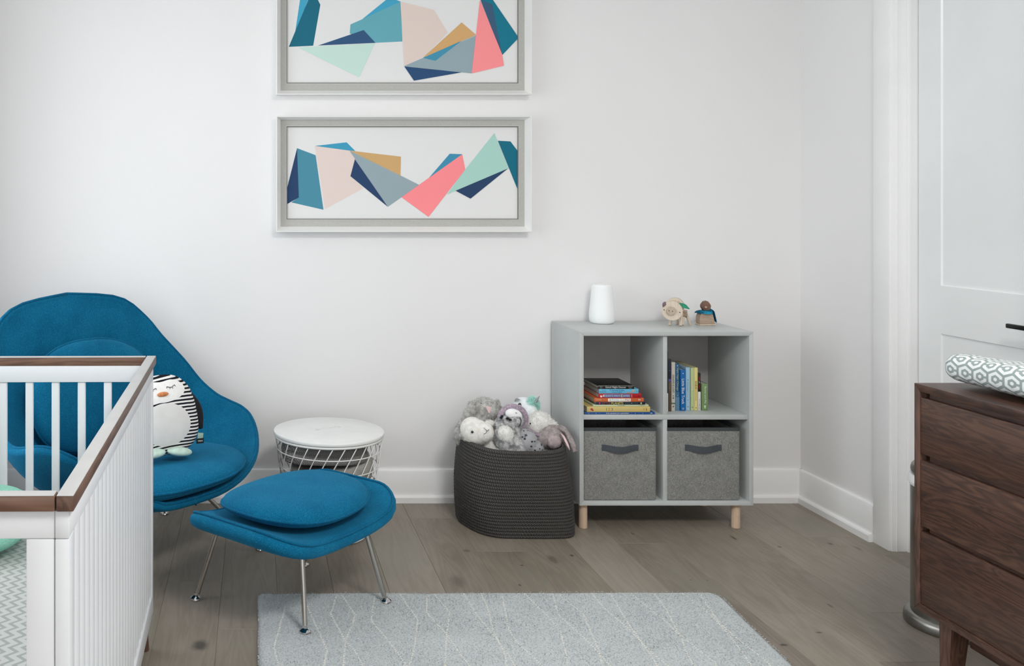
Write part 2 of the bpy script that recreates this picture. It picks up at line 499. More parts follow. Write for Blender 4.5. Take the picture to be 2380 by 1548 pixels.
def heather(name, d, m, l, sx=1.0, scale=900):
    n = NT(name); c = n.coord(); x, y, z = n.xyz(c)
    h = n.noise(n.vec(x * .22, y * .22, z * 1.6), scale, 2, .6)
    v = n.noise(n.vec(x * 1.6, y * 1.6, z * .22), scale, 2, .6)
    b = n.noise(c, 25, 3)
    n.bs(Base_Color=n.ramp(h * .45 + v * .45 + b * .12, [(.38, srgb(*d)), (.51, srgb(*m)), (.64, srgb(*l))]), Roughness=.95, Specular_IOR_Level=.15)
    n.bump(h + v, .4, .0005)
    return n.mat
M['bin'] = heather('grey_heather_linen', (102, 102, 100), (134, 134, 131), (166, 166, 163), scale=520)
M['bin_in'] = simple('bin_lining', (60, 60, 60), .95)
M['mint'] = heather('mint_linen', (108, 168, 148), (132, 190, 170), (158, 208, 190))
M['mint_light'] = simple('mint_felt', (186, 208, 196), .95, bumpn=(400, .4, .001), var=.04, vscale=60)

def knit(name, d, l, scale=1.0):
    n = NT(name); c = n.coord(); x, y, z = n.xyz(c)
    u = (x + y * .6) * (150 * scale); w = z * (170 * scale) + y * 60
    k = ((u + (w * PI).sin() * .35) * PI).sin().abs() * ((w * PI).sin().abs() * .6 + .4)
    nz = n.noise(c, 300, 3)
    n.bs(Base_Color=n.mix(n.sstep(k * .7 + nz * .5, .2, .9), srgb(*d), srgb(*l)), Roughness=.97, Specular_IOR_Level=.1)
    n.bump(k + nz * .5, .8, .003)
    return n.mat
M['knit_dark'] = knit('knit_charcoal', (92, 90, 90), (156, 154, 152))
M['knit_light'] = knit('knit_oatmeal', (150, 148, 142), (200, 197, 190), 1.3)
M['knit_mid'] = knit('knit_grey', (112, 110, 106), (160, 157, 150), 1.1)

def rope_mat():
    n = NT('dark_braided_rope'); c = n.coord('UV'); x, y, z = n.xyz(c)
    # uv: x metres around, y row index
    row = y.floor(); f = y.frac()
    s = x * 110 + row * .5
    zig = (f - .5).abs() * 1.4
    k = ((s + zig) * PI).sin().abs()
    nz = n.noise(n.coord(), 500, 3)
    col = n.mix(n.sstep(k * .7 + nz * .5, .2, .95), srgb(40, 39, 38), srgb(86, 84, 82))
    n.bs(Base_Color=col, Roughness=.92, Specular_IOR_Level=.2)
    n.bump(k + nz * .4, .8, .0022)
    return n.mat
M['rope'] = rope_mat()

def fur_mat(name, a, b, scale=60, pa=None):
    n = NT(name); c = n.coord(); v = n.noise(c, scale, 4, .6)
    n.bs(Base_Color=n.mix(n.sstep(v, .35, .65), srgb(*a), srgb(*b)), Roughness=.95, Specular_IOR_Level=.15, Sheen_Weight=.3)
    n.bump(n.noise(c, 380, 3), .5, .0015)
    return n.mat
M['fur_grey'] = fur_mat('fur_grey', (160, 159, 156), (200, 199, 195))
M['fur_white'] = fur_mat('fur_white', (226, 225, 220), (244, 243, 240))
M['fur_cream'] = fur_mat('fur_cream', (222, 219, 212), (240, 238, 233))
M['fur_pale'] = fur_mat('fur_pale_blue_white', (226, 232, 234), (242, 246, 248))
M['fur_taupe'] = fur_mat('fur_taupe', (150, 140, 140), (182, 172, 172))
M['fur_pink'] = fur_mat('fur_pinkish', (176, 162, 164), (204, 190, 190))
M['fur_lav'] = fur_mat('lavender_knit', (150, 134, 148), (186, 170, 184), 120)
M['fur_mint'] = fur_mat('mint_mane', (176, 226, 214), (206, 240, 232))
M['fur_mix'] = fur_mat('fur_frosted_grey', (128, 128, 130), (214, 214, 214), 45)
def spots_mat():
    n = NT('fur_spotted'); c = n.coord(); v = n.voronoi(n.mapping(c, (1, 1, 1.3)), 52, 'F1'); nz = n.noise(c, 120, 3)
    s = (v + nz * .3 - .15)
    f = (1 - n.sstep(s, .22, .34)) * n.sstep(s, .02, .12)
    n.bs(Base_Color=n.mix(f, srgb(168, 168, 172), srgb(44, 44, 48)), Roughness=.95, Sheen_Weight=.3)
    return n.mat
M['fur_spots'] = spots_mat()
M['pink_felt'] = simple('pink_felt', (226, 194, 194), .9)
M['grey_felt'] = simple('grey_felt', (140, 143, 144), .9)
M['white_felt'] = simple('white_felt', (240, 240, 240), .9)
M['eye'] = simple('eye_gloss', (14, 12, 14), .15)
M['eye_ring'] = simple('eye_ring_grey', (96, 98, 102), .3)
M['stitch'] = simple('stitch_thread', (60, 58, 58), .9)
M['horn'] = simple('silver_horn', (150, 150, 156), .4, .5)
M['beak'] = simple('orange_felt', (206, 132, 82), .9, bumpn=(500, .5, .001), var=.06, vscale=90)
M['black_cloth'] = simple('black_jersey', (26, 27, 32), .95, bumpn=(600, .4, .001))
M['tag_black'] = simple('tag_black', (14, 14, 15), .8)
M['tag_green'] = simple('tag_green', (150, 176, 160), .8)
M['white_ink'] = simple('white_ink', (232, 232, 228), .8)

def penguin_mat():
    n = NT('striped_jersey'); c = n.coord(); x, y, z = n.xyz(c)
    nz = n.noise(c, 14, 2)
    ph = (z + x * x * 1.3 + x * -.10 + nz * .004) / .0118
    st = n.sstep((ph.frac() - .5).abs(), .235, .265)
    col = n.mix(st, srgb(230, 229, 226), srgb(26, 28, 34))
    fine = n.noise(n.vec(x * .3, y, z * 2), 500, 2)
    n.bs(Base_Color=col, Roughness=.95, Specular_IOR_Level=.1)
    n.bump(fine, .3, .0006)
    return n.mat
M['penguin'] = penguin_mat()
M['jersey_white'] = simple('white_jersey', (233, 232, 230), .95, bumpn=(500, .3, .0006), var=.015, vscale=90)
M['jersey_grey'] = simple('pale_grey_velour', (216, 215, 212), .95, bumpn=(300, .3, .001), var=.012, vscale=30)

def hexpad_mat():
    n = NT('honeycomb_cotton'); c = n.coord('UV'); x, y, z = n.xyz(c)
    S = .049
    u = y / (S * .80); v = x / S
    H = 1.7320508
    def cell(du, dv):
        a = (u + du).mod(H) - H / 2; b = (v + dv).mod(1.0) - .5
        return a, b
    a1, b1 = cell(0, 0); a2, b2 = cell(H / 2, .5)
    d1 = (a1.abs() * .8660254 + b1.abs() * .5).max(b1.abs()); d2 = (a2.abs() * .8660254 + b2.abs() * .5).max(b2.abs())
    near = d1.lt(d2)
    d = d1.min(d2)
    a = a1 * near + a2 * (1 - near); b = b1 * near + b2 * (1 - near)
    ring = d.gt(.105) * d.lt(.25)
    outer = d.gt(.425)
    bar = a.abs().lt(.07) * (near * b.lt(-.2) + (1 - near) * b.gt(.2))
    g = ring.max(outer).max(bar)
    fine = n.noise(n.coord(), 700, 2)
    n.bs(Base_Color=n.mix(g, srgb(226, 230, 230), srgb(150, 162, 160)), Roughness=.95, Specular_IOR_Level=.15)
    n.bump(fine, .3, .0008)
    return n.mat
M['hex'] = hexpad_mat()
def chevron_mat():
    n = NT('chevron_cotton'); x, y, z = n.xyz()
    zz = ((y / .034).frac() - .5).abs() * .036
    s = ((x + zz) / .025).frac()
    n.bs(Base_Color=n.mix(n.sstep((s - .5).abs(), .28, .31), srgb(212, 214, 210), srgb(176, 181, 176)), Roughness=.95)
    n.bump(n.noise(n.coord(), 400, 2), .3, .0008)
    return n.mat
M['chevron'] = chevron_mat()
M['pages'] = simple('book_pages', (196, 190, 178), .9, bumpn=(1200, .5, .0004), var=.06, vscale=700)
_bc = {}
def flat(rgb, rough=.5):
    k = (rgb, rough)
    if k not in _bc: _bc[k] = simple('print_%d_%d_%d' % rgb, rgb, rough)
    return _bc[k]
def glass_mat():
    n = NT('window_glass')
    t = n.node('ShaderNodeBsdfTransparent'); g = n.node('ShaderNodeBsdfGlossy'); g.inputs['Roughness'].default_value = 0.02
    m = n.node('ShaderNodeMixShader'); m.inputs[0].default_value = .06
    n.link(t.outputs[0], m.inputs[1]); n.link(g.outputs[0], m.inputs[2]); n.link(m.outputs[0], n.out.inputs[0])
    return n.mat
M['glass'] = glass_mat()
# ================================================================ room
XL, XR, YB, YF, ZC = -1.22, 2.41, 4.055, -4.4, 2.75
T = 0.15
# floor: every board a strip with a fine bevelled groove, one mesh
bm = BM(); lay = []
PW = 0.19; x0 = 0.832 - PW * 12; joints = {}
rnd = random.Random(3)
for px, py in [(1800, 1427), (2090, 1424), (560, 1462), (450, 1353), (680, 1284), (2100, 1290), (1510, 1263)]:
    p = floor_at(px, py); joints.setdefault(int((p.x - x0) // PW), []).append(p.y)
pl = bm.faces.layers.float.new('plank'); pl2 = bm.faces.layers.float.new('plank2')
k = 0
while x0 + k * PW < XR + .12:
    a = x0 + k * PW
    if a + PW > XL - .05:
        js = sorted(joints.get(k, []))
        y = YF - .1; cuts = [y]
        if js:
            while js[0] - cuts[-1] > 2.4: cuts.append(cuts[-1] + rnd.uniform(1.2, 2.0))
            cuts += js
        while cuts[-1] < YB + .05:
            cuts.append(cuts[-1] + rnd.uniform(1.3, 2.3))
        for c0, c1 in zip(cuts[:-1], cuts[1:]):
            c1 = min(c1, YB + .1)
            if c1 - c0 < .02: continue
            g = .0009
            r1, r2 = rnd.random(), rnd.random()
            lo = [(a, c0, -.0018), (a + PW, c0, -.0018), (a + PW, c1, -.0018), (a, c1, -.0018)]
            hi = [(a + g, c0 + g, 0), (a + PW - g, c0 + g, 0), (a + PW - g, c1 - g, 0), (a + g, c1 - g, 0)]
            vl = [bm.verts.new(p) for p in lo]; vh = [bm.verts.new(p) for p in hi]
            fs = [bm.faces.new(vh)]
            for i in range(4):
                j = (i + 1) % 4; f = bm.faces.new((vl[i], vl[j], vh[j], vh[i])); f.material_index = 1; fs.append(f)
            for f in fs: f[pl] = r1; f[pl2] = r2
    k += 1
box(bm, XL - T, XR + T + .12, YF - T, YB + T, -.12, -.002, mi=1)
struct('floor', bm, [M['floor'], M['groove']], smooth=0)
bm = BM(); box(bm, XL - T, XR + T, YF - T, YB + T, ZC, ZC + .1); struct('ceiling', bm, M['ceiling'], smooth=0)
bm = BM(); box(bm, XL - T, XR + T + .1, YB, YB + T, -.1, ZC); struct('wall_back', bm, M['wall'], smooth=0)

def wall_with_hole(axis, p0, p1, u0, u1, h0, h1, a0, a1, name):
    """axis 'x': slab p0..p1 in x, u along y; hole h0..h1 along u, a0..a1 in z"""
    bm = BM()
    def bx(ua, ub, za, zb):
        if ub - ua < 1e-4 or zb - za < 1e-4: return
        if axis == 'x': box(bm, p0, p1, ua, ub, za, zb)
        else: box(bm, ua, ub, p0, p1, za, zb)
    bx(u0, h0, -.1, ZC); bx(h1, u1, -.1, ZC); bx(h0, h1, -.1, a0); bx(h0, h1, a1, ZC)
    return struct(name, bm, M['wall'], smooth=0)
WL = (1.36, 3.45, .4, 2.3)      # window in the left wall (y0,y1,z0,z1)
WF = (-1.05, 1.4, .3, 2.4)         # window in the wall behind the camera (x0,x1,z0,z1)
WR = (-3.1, -.6, .5, 2.45)        # unseen window added in the right wall, kept for glints on the steel bin
DJ = 3.462                        # far jamb of the door
wall_with_hole('x', XL - T, XL, YF - T, YB, WL[0], WL[1], WL[2], WL[3], 'wall_left')
wall_with_hole('y', YF - T, YF, XL, XR, WF[0], WF[1], WF[2], WF[3], 'wall_front')
bm = BM()
for (ua, ub, za, zb) in ((YF - T, WR[0], -.1, ZC), (WR[0], WR[1], -.1, WR[2]), (WR[0], WR[1], WR[3], ZC), (WR[1], DJ - .68, -.1, ZC), (DJ - .68, DJ, 2.42, ZC), (DJ, YB, -.1, ZC)):
    box(bm, XR, XR + T, ua, ub, za, zb)
struct('wall_right', bm, M['wall'], smooth=0)

def window(name, axis, p, u0, u1, z0, z1, sgn):
    t = bpy.data.objects.new(name, None); COL.objects.link(t); t['kind'] = 'structure'; t['label'] = 'white framed window'
    ROOTM[t.name] = Matrix.Identity(4)
    bm = BM(); g = BM()
    def bx(b, ua, ub, za, zb, d0, d1, bev=.002):
        q0, q1 = sorted((p + sgn * d0, p + sgn * d1))
        if axis == 'x': box(b, q0, q1, ua, ub, za, zb, bev)
        else: box(b, ua, ub, q0, q1, za, zb, bev)
    w = .05; mid = (u0 + u1) / 2; mz = (z0 + z1) / 2
    for (a, b, c, d) in ((u0, u0 + w, z0, z1), (u1 - w, u1, z0, z1), (u0 + w, u1 - w, z0, z0 + w), (u0 + w, u1 - w, z1 - w, z1), (mid - .02, mid + .02, z0 + w, z1 - w), (u0 + w, mid - .02, mz - .015, mz + .015), (mid + .02, u1 - w, mz - .015, mz + .015)):
        bx(bm, a, b, c, d, .05, .10)
    obj('window_frame', bm, M['trim'], t)
    bx(g, u0 + w, u1 - w, z0 + w, z1 - w, .072, .078, 0); obj('pane', g, M['glass'], t, smooth=0)
    s = BM(); bx(s, u0 - .05, u1 + .05, z0 - .03, z0, -.035, .05); obj('sill', s, M['trim'], t)
window('window_1', 'x', XL, *WL, -1)
window('window_2', 'y', YF, *WF, -1)
window('added_window_3', 'x', XR, *WR, 1)

# baseboards with a small shoe moulding and bevelled top
def base_profile(h=.145, t=.016):
    return [(0, 0), (t + .014, 0), (t + .014, .024), (t + .010, .030), (t, .032), (t, h - .012), (t - .004, h - .003), (t - .009, h), (0, h)]
def run_base(name, p0, p1, nrm):
    bm = BM(); nrm = Vector(nrm); p0, p1 = Vector(p0), Vector(p1); rows = []
    for p in (p0, p1): rows.append([p + nrm * u + Vector((0, 0, z)) for u, z in base_profile()])
    grid(bm, rows, close_u=True, cap0=True, cap1=True)
    struct(name, bm, M['trim'], smooth=25)
run_base('baseboard_back', (XL, YB, 0), (XR, YB, 0), (0, -1, 0))
run_base('baseboard_right', (XR, YB - .002, 0), (XR, DJ + .098, 0), (-1, 0, 0))
run_base('baseboard_left', (XL, YF, 0), (XL, YB, 0), (1, 0, 0))

# door casing (flat board with a stepped inner edge), jamb and door
bm = BM()
CT = .016
for (y0, y1, z0, z1) in ((DJ + .004, DJ + .094, 0, 2.51), (DJ - .68 - .094, DJ - .684, 0, 2.51)):
    box(bm, XR - CT, XR, y0, y1, z0, z1, .002)
box(bm, XR - CT, XR, DJ - .684, DJ + .004, 2.424, 2.51, .002)
struct('trim_1', bm, M['trim'], label='white door casing')
bm = BM()
for (y0, y1) in ((DJ - .001, DJ + .012), (DJ - .692, DJ - .679)):
    box(bm, XR - .008, XR + T, y0, y1, 0, 2.42, .001)
# the bead and the stop on the far jamb
box(bm, XR + .046, XR + .058, DJ - .012, DJ - .001, 0, 2.41, .002)
box(bm, XR + .008, XR + .012, DJ - .004, DJ - .001, 0, 2.41, .001)
box(bm, XR - .004, XR + T, DJ - .68, DJ, 2.41, 2.422)
struct('trim_2', bm, M['trim'], label='white door jamb')
DX = XR + .09
t = bpy.data.objects.new('door_1', None); COL.objects.link(t); t['kind'] = 'structure'; t['label'] = 'white panelled door with black lever handle'
ROOTM[t.name] = Matrix.Identity(4)
bm = BM()
dy0, dy1 = DJ - .665, DJ - .004
st = .112
za, zb, zc, zd = .84, 1.015, .25, 2.29
# stiles and rails, with slanted panel edges
def pl_box(y0, y1, z0, z1, x0=DX, x1=DX + .04): box(bm, x0, x1, y0, y1, z0, z1)
pl_box(dy0, dy0 + st, .008, 2.405); pl_box(dy1 - st, dy1, .008, 2.405)
for (z0, z1) in ((.008, zc), (za, zb), (zd, 2.405)): pl_box(dy0 + st, dy1 - st, z0, z1)
for (z0, z1) in ((zc, za), (zb, zd)):
    y0, y1 = dy0 + st, dy1 - st; e = .0035; dpt = .006
    o_ = [(DX, y0, z0), (DX, y1, z0), (DX, y1, z1), (DX, y0, z1)]
    i_ = [(DX + dpt, y0 + e, z0 + e), (DX + dpt, y1 - e, z0 + e), (DX + dpt, y1 - e, z1 - e), (DX + dpt, y0 + e, z1 - e)]
    grid(bm, [o_, i_], close_u=True); bm.faces.new([bm.verts.new(p) for p in i_])
obj('door_panel', bm, M['door'], t, smooth=20)
bm = BM()
hz = .916; hy = DJ - .60
cyl(bm, (DX, hy, hz), (DX - .008, hy, hz), .026, n=32, bev=.001)
cyl(bm, (DX - .006, hy, hz), (DX - .05, hy, hz), .009)
obj('door_handle', bm, M['black_metal'], t)
lv = BM()
box(lv, DX - .060, DX - .048, hy - .012, 2.985, hz - .0075, hz + .0075, .003)
obj('lever', lv, M['black_metal'], t)

# ================================================================ camera and light
cam = bpy.data.cameras.new('camera'); co = bpy.data.objects.new('camera', cam); COL.objects.link(co)
co.location = (0, 0, CAMZ); co.rotation_euler = (PI / 2, 0, 0)
cam.sensor_width = 36; cam.sensor_fit = 'HORIZONTAL'; cam.lens = 36 * F / 2380
cam.shift_x = (1190 - VX) / 2380; cam.shift_y = -(774 - VY) / 2380
cam.clip_start = .05
cam.dof.use_dof = True; cam.dof.focus_distance = 3.2; cam.dof.aperture_fstop = 28.0
SC.camera = co
def area(name, loc, rot, sx, sy, energy, col):
    l = bpy.data.lights.new(name, 'AREA'); l.shape = 'RECTANGLE'; l.size = sx; l.size_y = sy; l.energy = energy; l.color = col
    o = bpy.data.objects.new(name, l); COL.objects.link(o); o.location = loc; o.rotation_euler = rot
    return o
area('daylight_left_window', (XL - T - .12, (WL[0] + WL[1]) / 2, (WL[2] + WL[3]) / 2), (0, -PI / 2, 0), WL[3] - WL[2], WL[1] - WL[0], LE, (0.94, 0.975, 1.0))
area('daylight_rear_window', ((WF[0] + WF[1]) / 2, YF - T - .12, (WF[2] + WF[3]) / 2), (PI / 2, 0, 0), WF[1] - WF[0], WF[3] - WF[2], FE, (0.98, 0.99, 1.0))
area('added_right_light', (XR + T + .12, (WR[0] + WR[1]) / 2, (WR[2] + WR[3]) / 2), (0, PI / 2, 0), WR[3] - WR[2], WR[1] - WR[0], RE, (1.0, 0.985, 0.96))  # weak added light, there for the highlight on the steel bin
# unseen ceiling light, added to even out the brightness of the walls
lc = Vector((1.1, .55, ZC))
lt = thing('added_ceiling_light', 'round white fill light added on the unseen ceiling', 'added light', (lc.x, lc.y, ZC - .05))
bm = BM(); lathe(bm, [(.0, ZC - .03), (.39, ZC - .03), (.40, ZC - .022), (.40, ZC), (.0, ZC)], (lc.x, lc.y, 0), 48); obj('added_light_disc', bm, M['white_metal'], lt, world=True)
dl = bpy.data.lights.new('added_ceiling_fill', 'AREA'); dl.shape = 'DISK'; dl.size = .76; dl.energy = CE; dl.color = (1.0, .985, .96)
do = bpy.data.objects.new('added_ceiling_fill', dl); COL.objects.link(do); do.location = (lc.x, lc.y, ZC - .036)
w = bpy.data.worlds.new('sky'); SC.world = w; w.use_nodes = True
w.node_tree.nodes['Background'].inputs[0].default_value = (.85, .93, 1.0, 1); w.node_tree.nodes['Background'].inputs[1].default_value = WE
SC.view_settings.view_transform = 'Standard'; SC.view_settings.look = 'None'; SC.view_settings.gamma = 1.0
SC.view_settings.exposure = EXPO; SC.view_settings.use_curve_mapping = False
SC.cycles.max_bounces = 12; SC.cycles.diffuse_bounces = 9; SC.cycles.glossy_bounces = 4
SC.cycles.use_denoising = True; SC.cycles.caustics_reflective = False; SC.cycles.caustics_refractive = False
SC.cycles.sample_clamp_indirect = 6.0
# ================================================================ shelf cabinet
D0 = 3.688; SXL = xat(1347.0, D0); SW = .70; SXR = SXL + SW; SY1 = D0 + .35
cab = thing('shelf_cabinet', 'grey open four-compartment cabinet on short round wooden legs against the wall', 'cabinet', ((SXL + SXR) / 2, D0 + .175, 0))
Z0, Z1, TH = .10, .80, .017
def panel(name, pts2, y0=D0, y1=SY1, mat=None):
    bm = BM(); extrude_poly(bm, [(x, y0, z) for x, z in pts2], (0, y1 - y0, 0), bev=.0012)
    obj(name, bm, mat or M['eket'], cab, world=True)
panel('top_panel', [(SXL, Z1), (SXR, Z1), (SXR - TH, Z1 - TH), (SXL + TH, Z1 - TH)])
panel('bottom_panel', [(SXL, Z0), (SXR, Z0), (SXR - TH, Z0 + TH), (SXL + TH, Z0 + TH)])
panel('side_panel', [(SXL, Z0), (SXL, Z1), (SXL + TH, Z1 - TH), (SXL + TH, Z0 + TH)])
panel('side_panel', [(SXR, Z0), (SXR, Z1), (SXR - TH, Z1 - TH), (SXR - TH, Z0 + TH)])
SHT = .463; SHB = .4435; MX = (SXL + SXR) / 2
bm = BM(); box(bm, SXL + TH, SXR - TH, D0 + .012, SY1 - .012, SHB, SHT, .001); obj('shelf_board', bm, M['eket'], cab, world=True)
bm = BM(); box(bm, MX - .0085, MX + .0085, D0 + .012, SY1 - .012, SHT + .0003, Z1 - TH, .001); obj('divider', bm, M['eket'], cab, world=True)
bm = BM(); box(bm, MX - .0085, MX + .0085, D0 + .012, SY1 - .012, Z0 + TH, SHB - .0003, .001); obj('divider', bm, M['eket'], cab, world=True)
bm = BM(); box(bm, SXL + TH - .003, SXR - TH + .003, SY1 - .012, SY1 - .004, Z0 + TH - .003, Z1 - TH + .003); obj('back_panel', bm, M['eket_back'], cab, world=True)
for lx in (SXL + .026, SXR - .054):
    for ly in (D0 + .035, SY1 - .04):
        bm = BM(); cyl(bm, (lx, ly, 0), (lx, ly, Z0), .0172, n=28, bev=.0015); obj('leg', bm, M['beech'], cab, world=True)

# fabric bins
def fabric_bin(cx, label, dx=0, w0=.300):
    w, h, d = w0, .292, .31
    y0 = D0 + .012; z0 = Z0 + TH + .0008
    t = thing('storage_bin', label, 'storage bin', (cx, y0 + d / 2, z0), 0, 'fabric bins in the lower compartments')
    bm = BM(); rows = []
    def ring(hw, hd, z, r=.012, bow=0.0, bz=0):
        pts = []
        n = 6
        for (sx, sy, a0) in ((1, -1, -PI / 2), (1, 1, 0), (-1, 1, PI / 2), (-1, -1, PI)):
            for k in range(n + 1):
                a = a0 + PI / 2 * k / n
                pts.append(Vector((sx * (hw - r) + r * math.cos(a), sy * (hd - r) + r * math.sin(a), z)))
            # subdivide the straight side that follows
            nx = {(1, -1): (1, 1), (1, 1): (-1, 1), (-1, 1): (-1, -1), (-1, -1): (1, -1)}[(sx, sy)]
            pa = pts[-1]; a = a0 + PI / 2
            pb = Vector((nx[0] * (hw - r) + r * math.cos(a), nx[1] * (hd - r) + r * math.sin(a), z))
            for k in range(1, 10):
                q = pa.lerp(pb, k / 10); s = math.sin(PI * k / 10)
                pts.append(q + Vector((math.cos(a), math.sin(a), 0)) * bow * s)
        return [p + Vector((0, 0, bz)) for p in pts]
    for z, bow in ((0, 0), (.004, .001), (h * .25, .0045), (h * .5, .003), (h * .75, .001), (h - .012, 0)):
        rows.append(ring(w / 2 - (.003 if z == 0 else 0), d / 2 - (.003 if z == 0 else 0), z, bow=bow))
    rows.append(ring(w / 2, d / 2, h - .010)); rows.append(ring(w / 2 - .006, d / 2 - .006, h - .010))
    for z in (h * .6, .006): rows.append(ring(w / 2 - .008, d / 2 - .008, z))
    grid(bm, rows, close_u=True, cap0=True, cap1=True)
    obj('body', bm, M['bin'], t)
    bm = BM(); R = ring(w / 2 + .001, d / 2 + .001, h - .012); R2 = ring(w / 2 + .001, d / 2 + .001, h); R3 = ring(w / 2 - .009, d / 2 - .009, h); R4 = ring(w / 2 - .009, d / 2 - .009, h - .012)
    grid(bm, [R, R2, R3, R4], close_u=True, close_v=True); obj('top_binding', bm, M['dark_trim'], t, label='dark grey binding')
    bm = BM(); hw, zc = .074, h * .728; rows = []
    for i in range(25):
        u = -1 + 2 * i / 24; x = u * hw
        out = .0015 + (.013 * math.cos(u * PI / 2 / .8) if abs(u) < .8 else 0); sag = -.006 * max(0, math.cos(u * PI / 2 / .8)) if abs(u) < .8 else 0
        y = -d / 2 - .001 - out
        rows.append([Vector((x, y, zc + sag + .0125)), Vector((x, y - .0012, zc + sag)), Vector((x, y, zc + sag - .0125)), Vector((x, y + .0016, zc + sag - .0125)), Vector((x, y + .0016, zc + sag + .0125))])
    grid(bm, rows, close_u=True, cap0=True, cap1=True); obj('handle', bm, M['dark_fabric'], t, label='dark grey strap handle')
    return t
fabric_bin(xat((1354.5 + 1527) / 2, D0 + .012), 'grey heathered fabric bin in the lower left compartment, under the stack of books')
fabric_bin(xat((1546 + 1722) / 2, D0 + .012), 'grey heathered fabric bin in the lower right compartment, under the upright books', w0=.304)

# ================================================================ books
def spine_text(parent, s, width, height, c, rot, mat, name='spine_text'):
    """rot 0: reads left to right facing -y; rot 1: reads downwards"""
    t = text_bm(s, .01, None, .00008)
    xs = [v.co.x for v in t.verts]; ys = [v.co.y for v in t.verts]
    sx = width / (max(xs) - min(xs)); sy = height / (max(ys) - min(ys))
    for v in t.verts: v.co = Vector((v.co.x * sx, v.co.y * sy, v.co.z))
    Mx = Matrix.Rotation(PI / 2, 4, 'X')
    if rot: Mx = Matrix.Rotation(PI / 2, 4, 'Y') @ Mx
    t.transform(Matrix.Translation(Vector(c)) @ Mx)
    obj(name, t, mat, parent, world=True, smooth=0, fixn=False)
def spine_rect(bm, x0, x1, z0, z1, y, th=.00015, r=0.0, mi=0):
    box(bm, x0, x1, y - th, y + .0002, z0, z1, 0, mi=mi)
def flat_book(i, pl_, pr, zb, th, rgb, label, y0, depth, marks):
    x0, x1 = xat(pl_, y0), xat(pr, y0)
    t = thing('picture_book', label, 'book', ((x0 + x1) / 2, y0 + depth / 2, zb), 0, 'picture books stacked flat in the upper left compartment')
    c = .0016
    bm = BM()
    box(bm, x0, x1, y0, y0 + depth, zb, zb + c, .0005); box(bm, x0, x1, y0, y0 + depth, zb + th - c, zb + th - .0002, .0005)
    box(bm, x0, x1, y0 - .0006, y0 + c, zb + .0002, zb + th - .0004, .0008)
    obj('cover', bm, flat(rgb, .4), t, world=True)
    bm = BM(); box(bm, x0 + .002, x1 - .002, y0 + c, y0 + depth - .003, zb + c, zb + th - c); obj('pages', bm, M['pages'], t, world=True)
    for m in marks:
        if m[0] == 't': _, s, a, b, za, zb2, col = m; spine_text(t, s, (xat(b, y0) - xat(a, y0)), (zb2 - za) * th, ((xat(a, y0) + xat(b, y0)) / 2, y0 - .0009, zb + th * (za + zb2) / 2), 0, flat(col))
        elif m[0] == 'r':
            _, a, b, za, zb2, col, nm = m; bm = BM(); X0, X1 = xat(a, y0), xat(b, y0); box(bm, X0, X1, y0 - .0008, y0, zb + th * za, zb + th * zb2, .0003)
            obj(nm, bm, flat(col), t, world=True)
        elif m[0] == 'd':
            _, a, zc, r, col, nm = m; bm = BM(); ellipsoid(bm, (xat(a, y0), y0 - .0006, zb + th * zc), (r, .0005, r), 12); obj(nm, bm, flat(col), t, world=True)
    return t
Y1 = 3.712
z = SHT + .0004
def bk(th, *a):
    global z
    r = flat_book(0, a[0], a[1], z, th, a[2], a[3], a[4], a[5], a[6]); z += th; return r
W_ = (235, 233, 228)
bk(.0087, 1359, 1522, (22, 76, 140), 'thin wide dark blue book with white spine lettering, bottom of the stack', 3.706, .26,
   [('t', 'THE LEGEND OF GEOFFREY', 1408, 1462, .3, .75, W_), ('t', 'jfk', 1511, 1517, .25, .8, W_)] + [('d', 1368 + 8.6 * i, .5, .0011, c, 'dot') for i, c in enumerate([W_, (210, 90, 80), W_, (110, 150, 200)])] + [('d', 1468 + 8.6 * i, .5, .0011, c, 'dot') for i, c in enumerate([(210, 90, 80), W_, (110, 150, 200), W_])])
bk(.0216, 1364, 1511, (214, 190, 116), 'thick yellow board book with 1 2 3 on the spine, second from the bottom', 3.710, .24,
   [('t', '1', 1408.8, 1410.1, .25, .78, (90, 130, 60)), ('t', '2', 1413, 1417.5, .25, .78, (196, 84, 50)), ('t', '3', 1420.2, 1424.5, .25, .78, (70, 96, 140)), ('t', 'COUNT ANIMALS', 1428, 1472, .30, .68, (196, 190, 160)),
    ('d', 1375, .52, .0052, (190, 60, 70), 'heart'), ('d', 1377.5, .34, .0036, (150, 40, 60), 'heart_tip'), ('t', 'C', 1495, 1498.6, .34, .70, (140, 70, 60)), ('t', 'i', 1501.5, 1503.5, .25, .8, (140, 70, 60))])
bk(.0078, 1378, 1507.5, (196, 204, 168), 'thin pale green book between the yellow and the navy one', 3.712, .22,
   [('t', 'Caterpillar', 1435, 1453, .2, .8, (60, 80, 60)), ('t', 'C. Johnson', 1485, 1498, .25, .75, (50, 60, 50))])
bk(.0113, 1385, 1499.7, (24, 32, 52), 'navy book with LITTLE PLANETS on the spine', 3.712, .20,
   [('t', 'LITTLE', 1398.5, 1419, .18, .82, (150, 70, 72)), ('t', 'PLANETS', 1421, 1448.5, .12, .88, (224, 214, 110)), ('t', 'FERRIE  DOYLE', 1452.5, 1483, .25, .75, (74, 108, 104)),
    ('d', 1393.6, .5, .0035, (196, 50, 128), 'dot'), ('d', 1468.2, .5, .0014, W_, 'dot'), ('d', 1490, .5, .0036, (190, 200, 140), 'dot')])
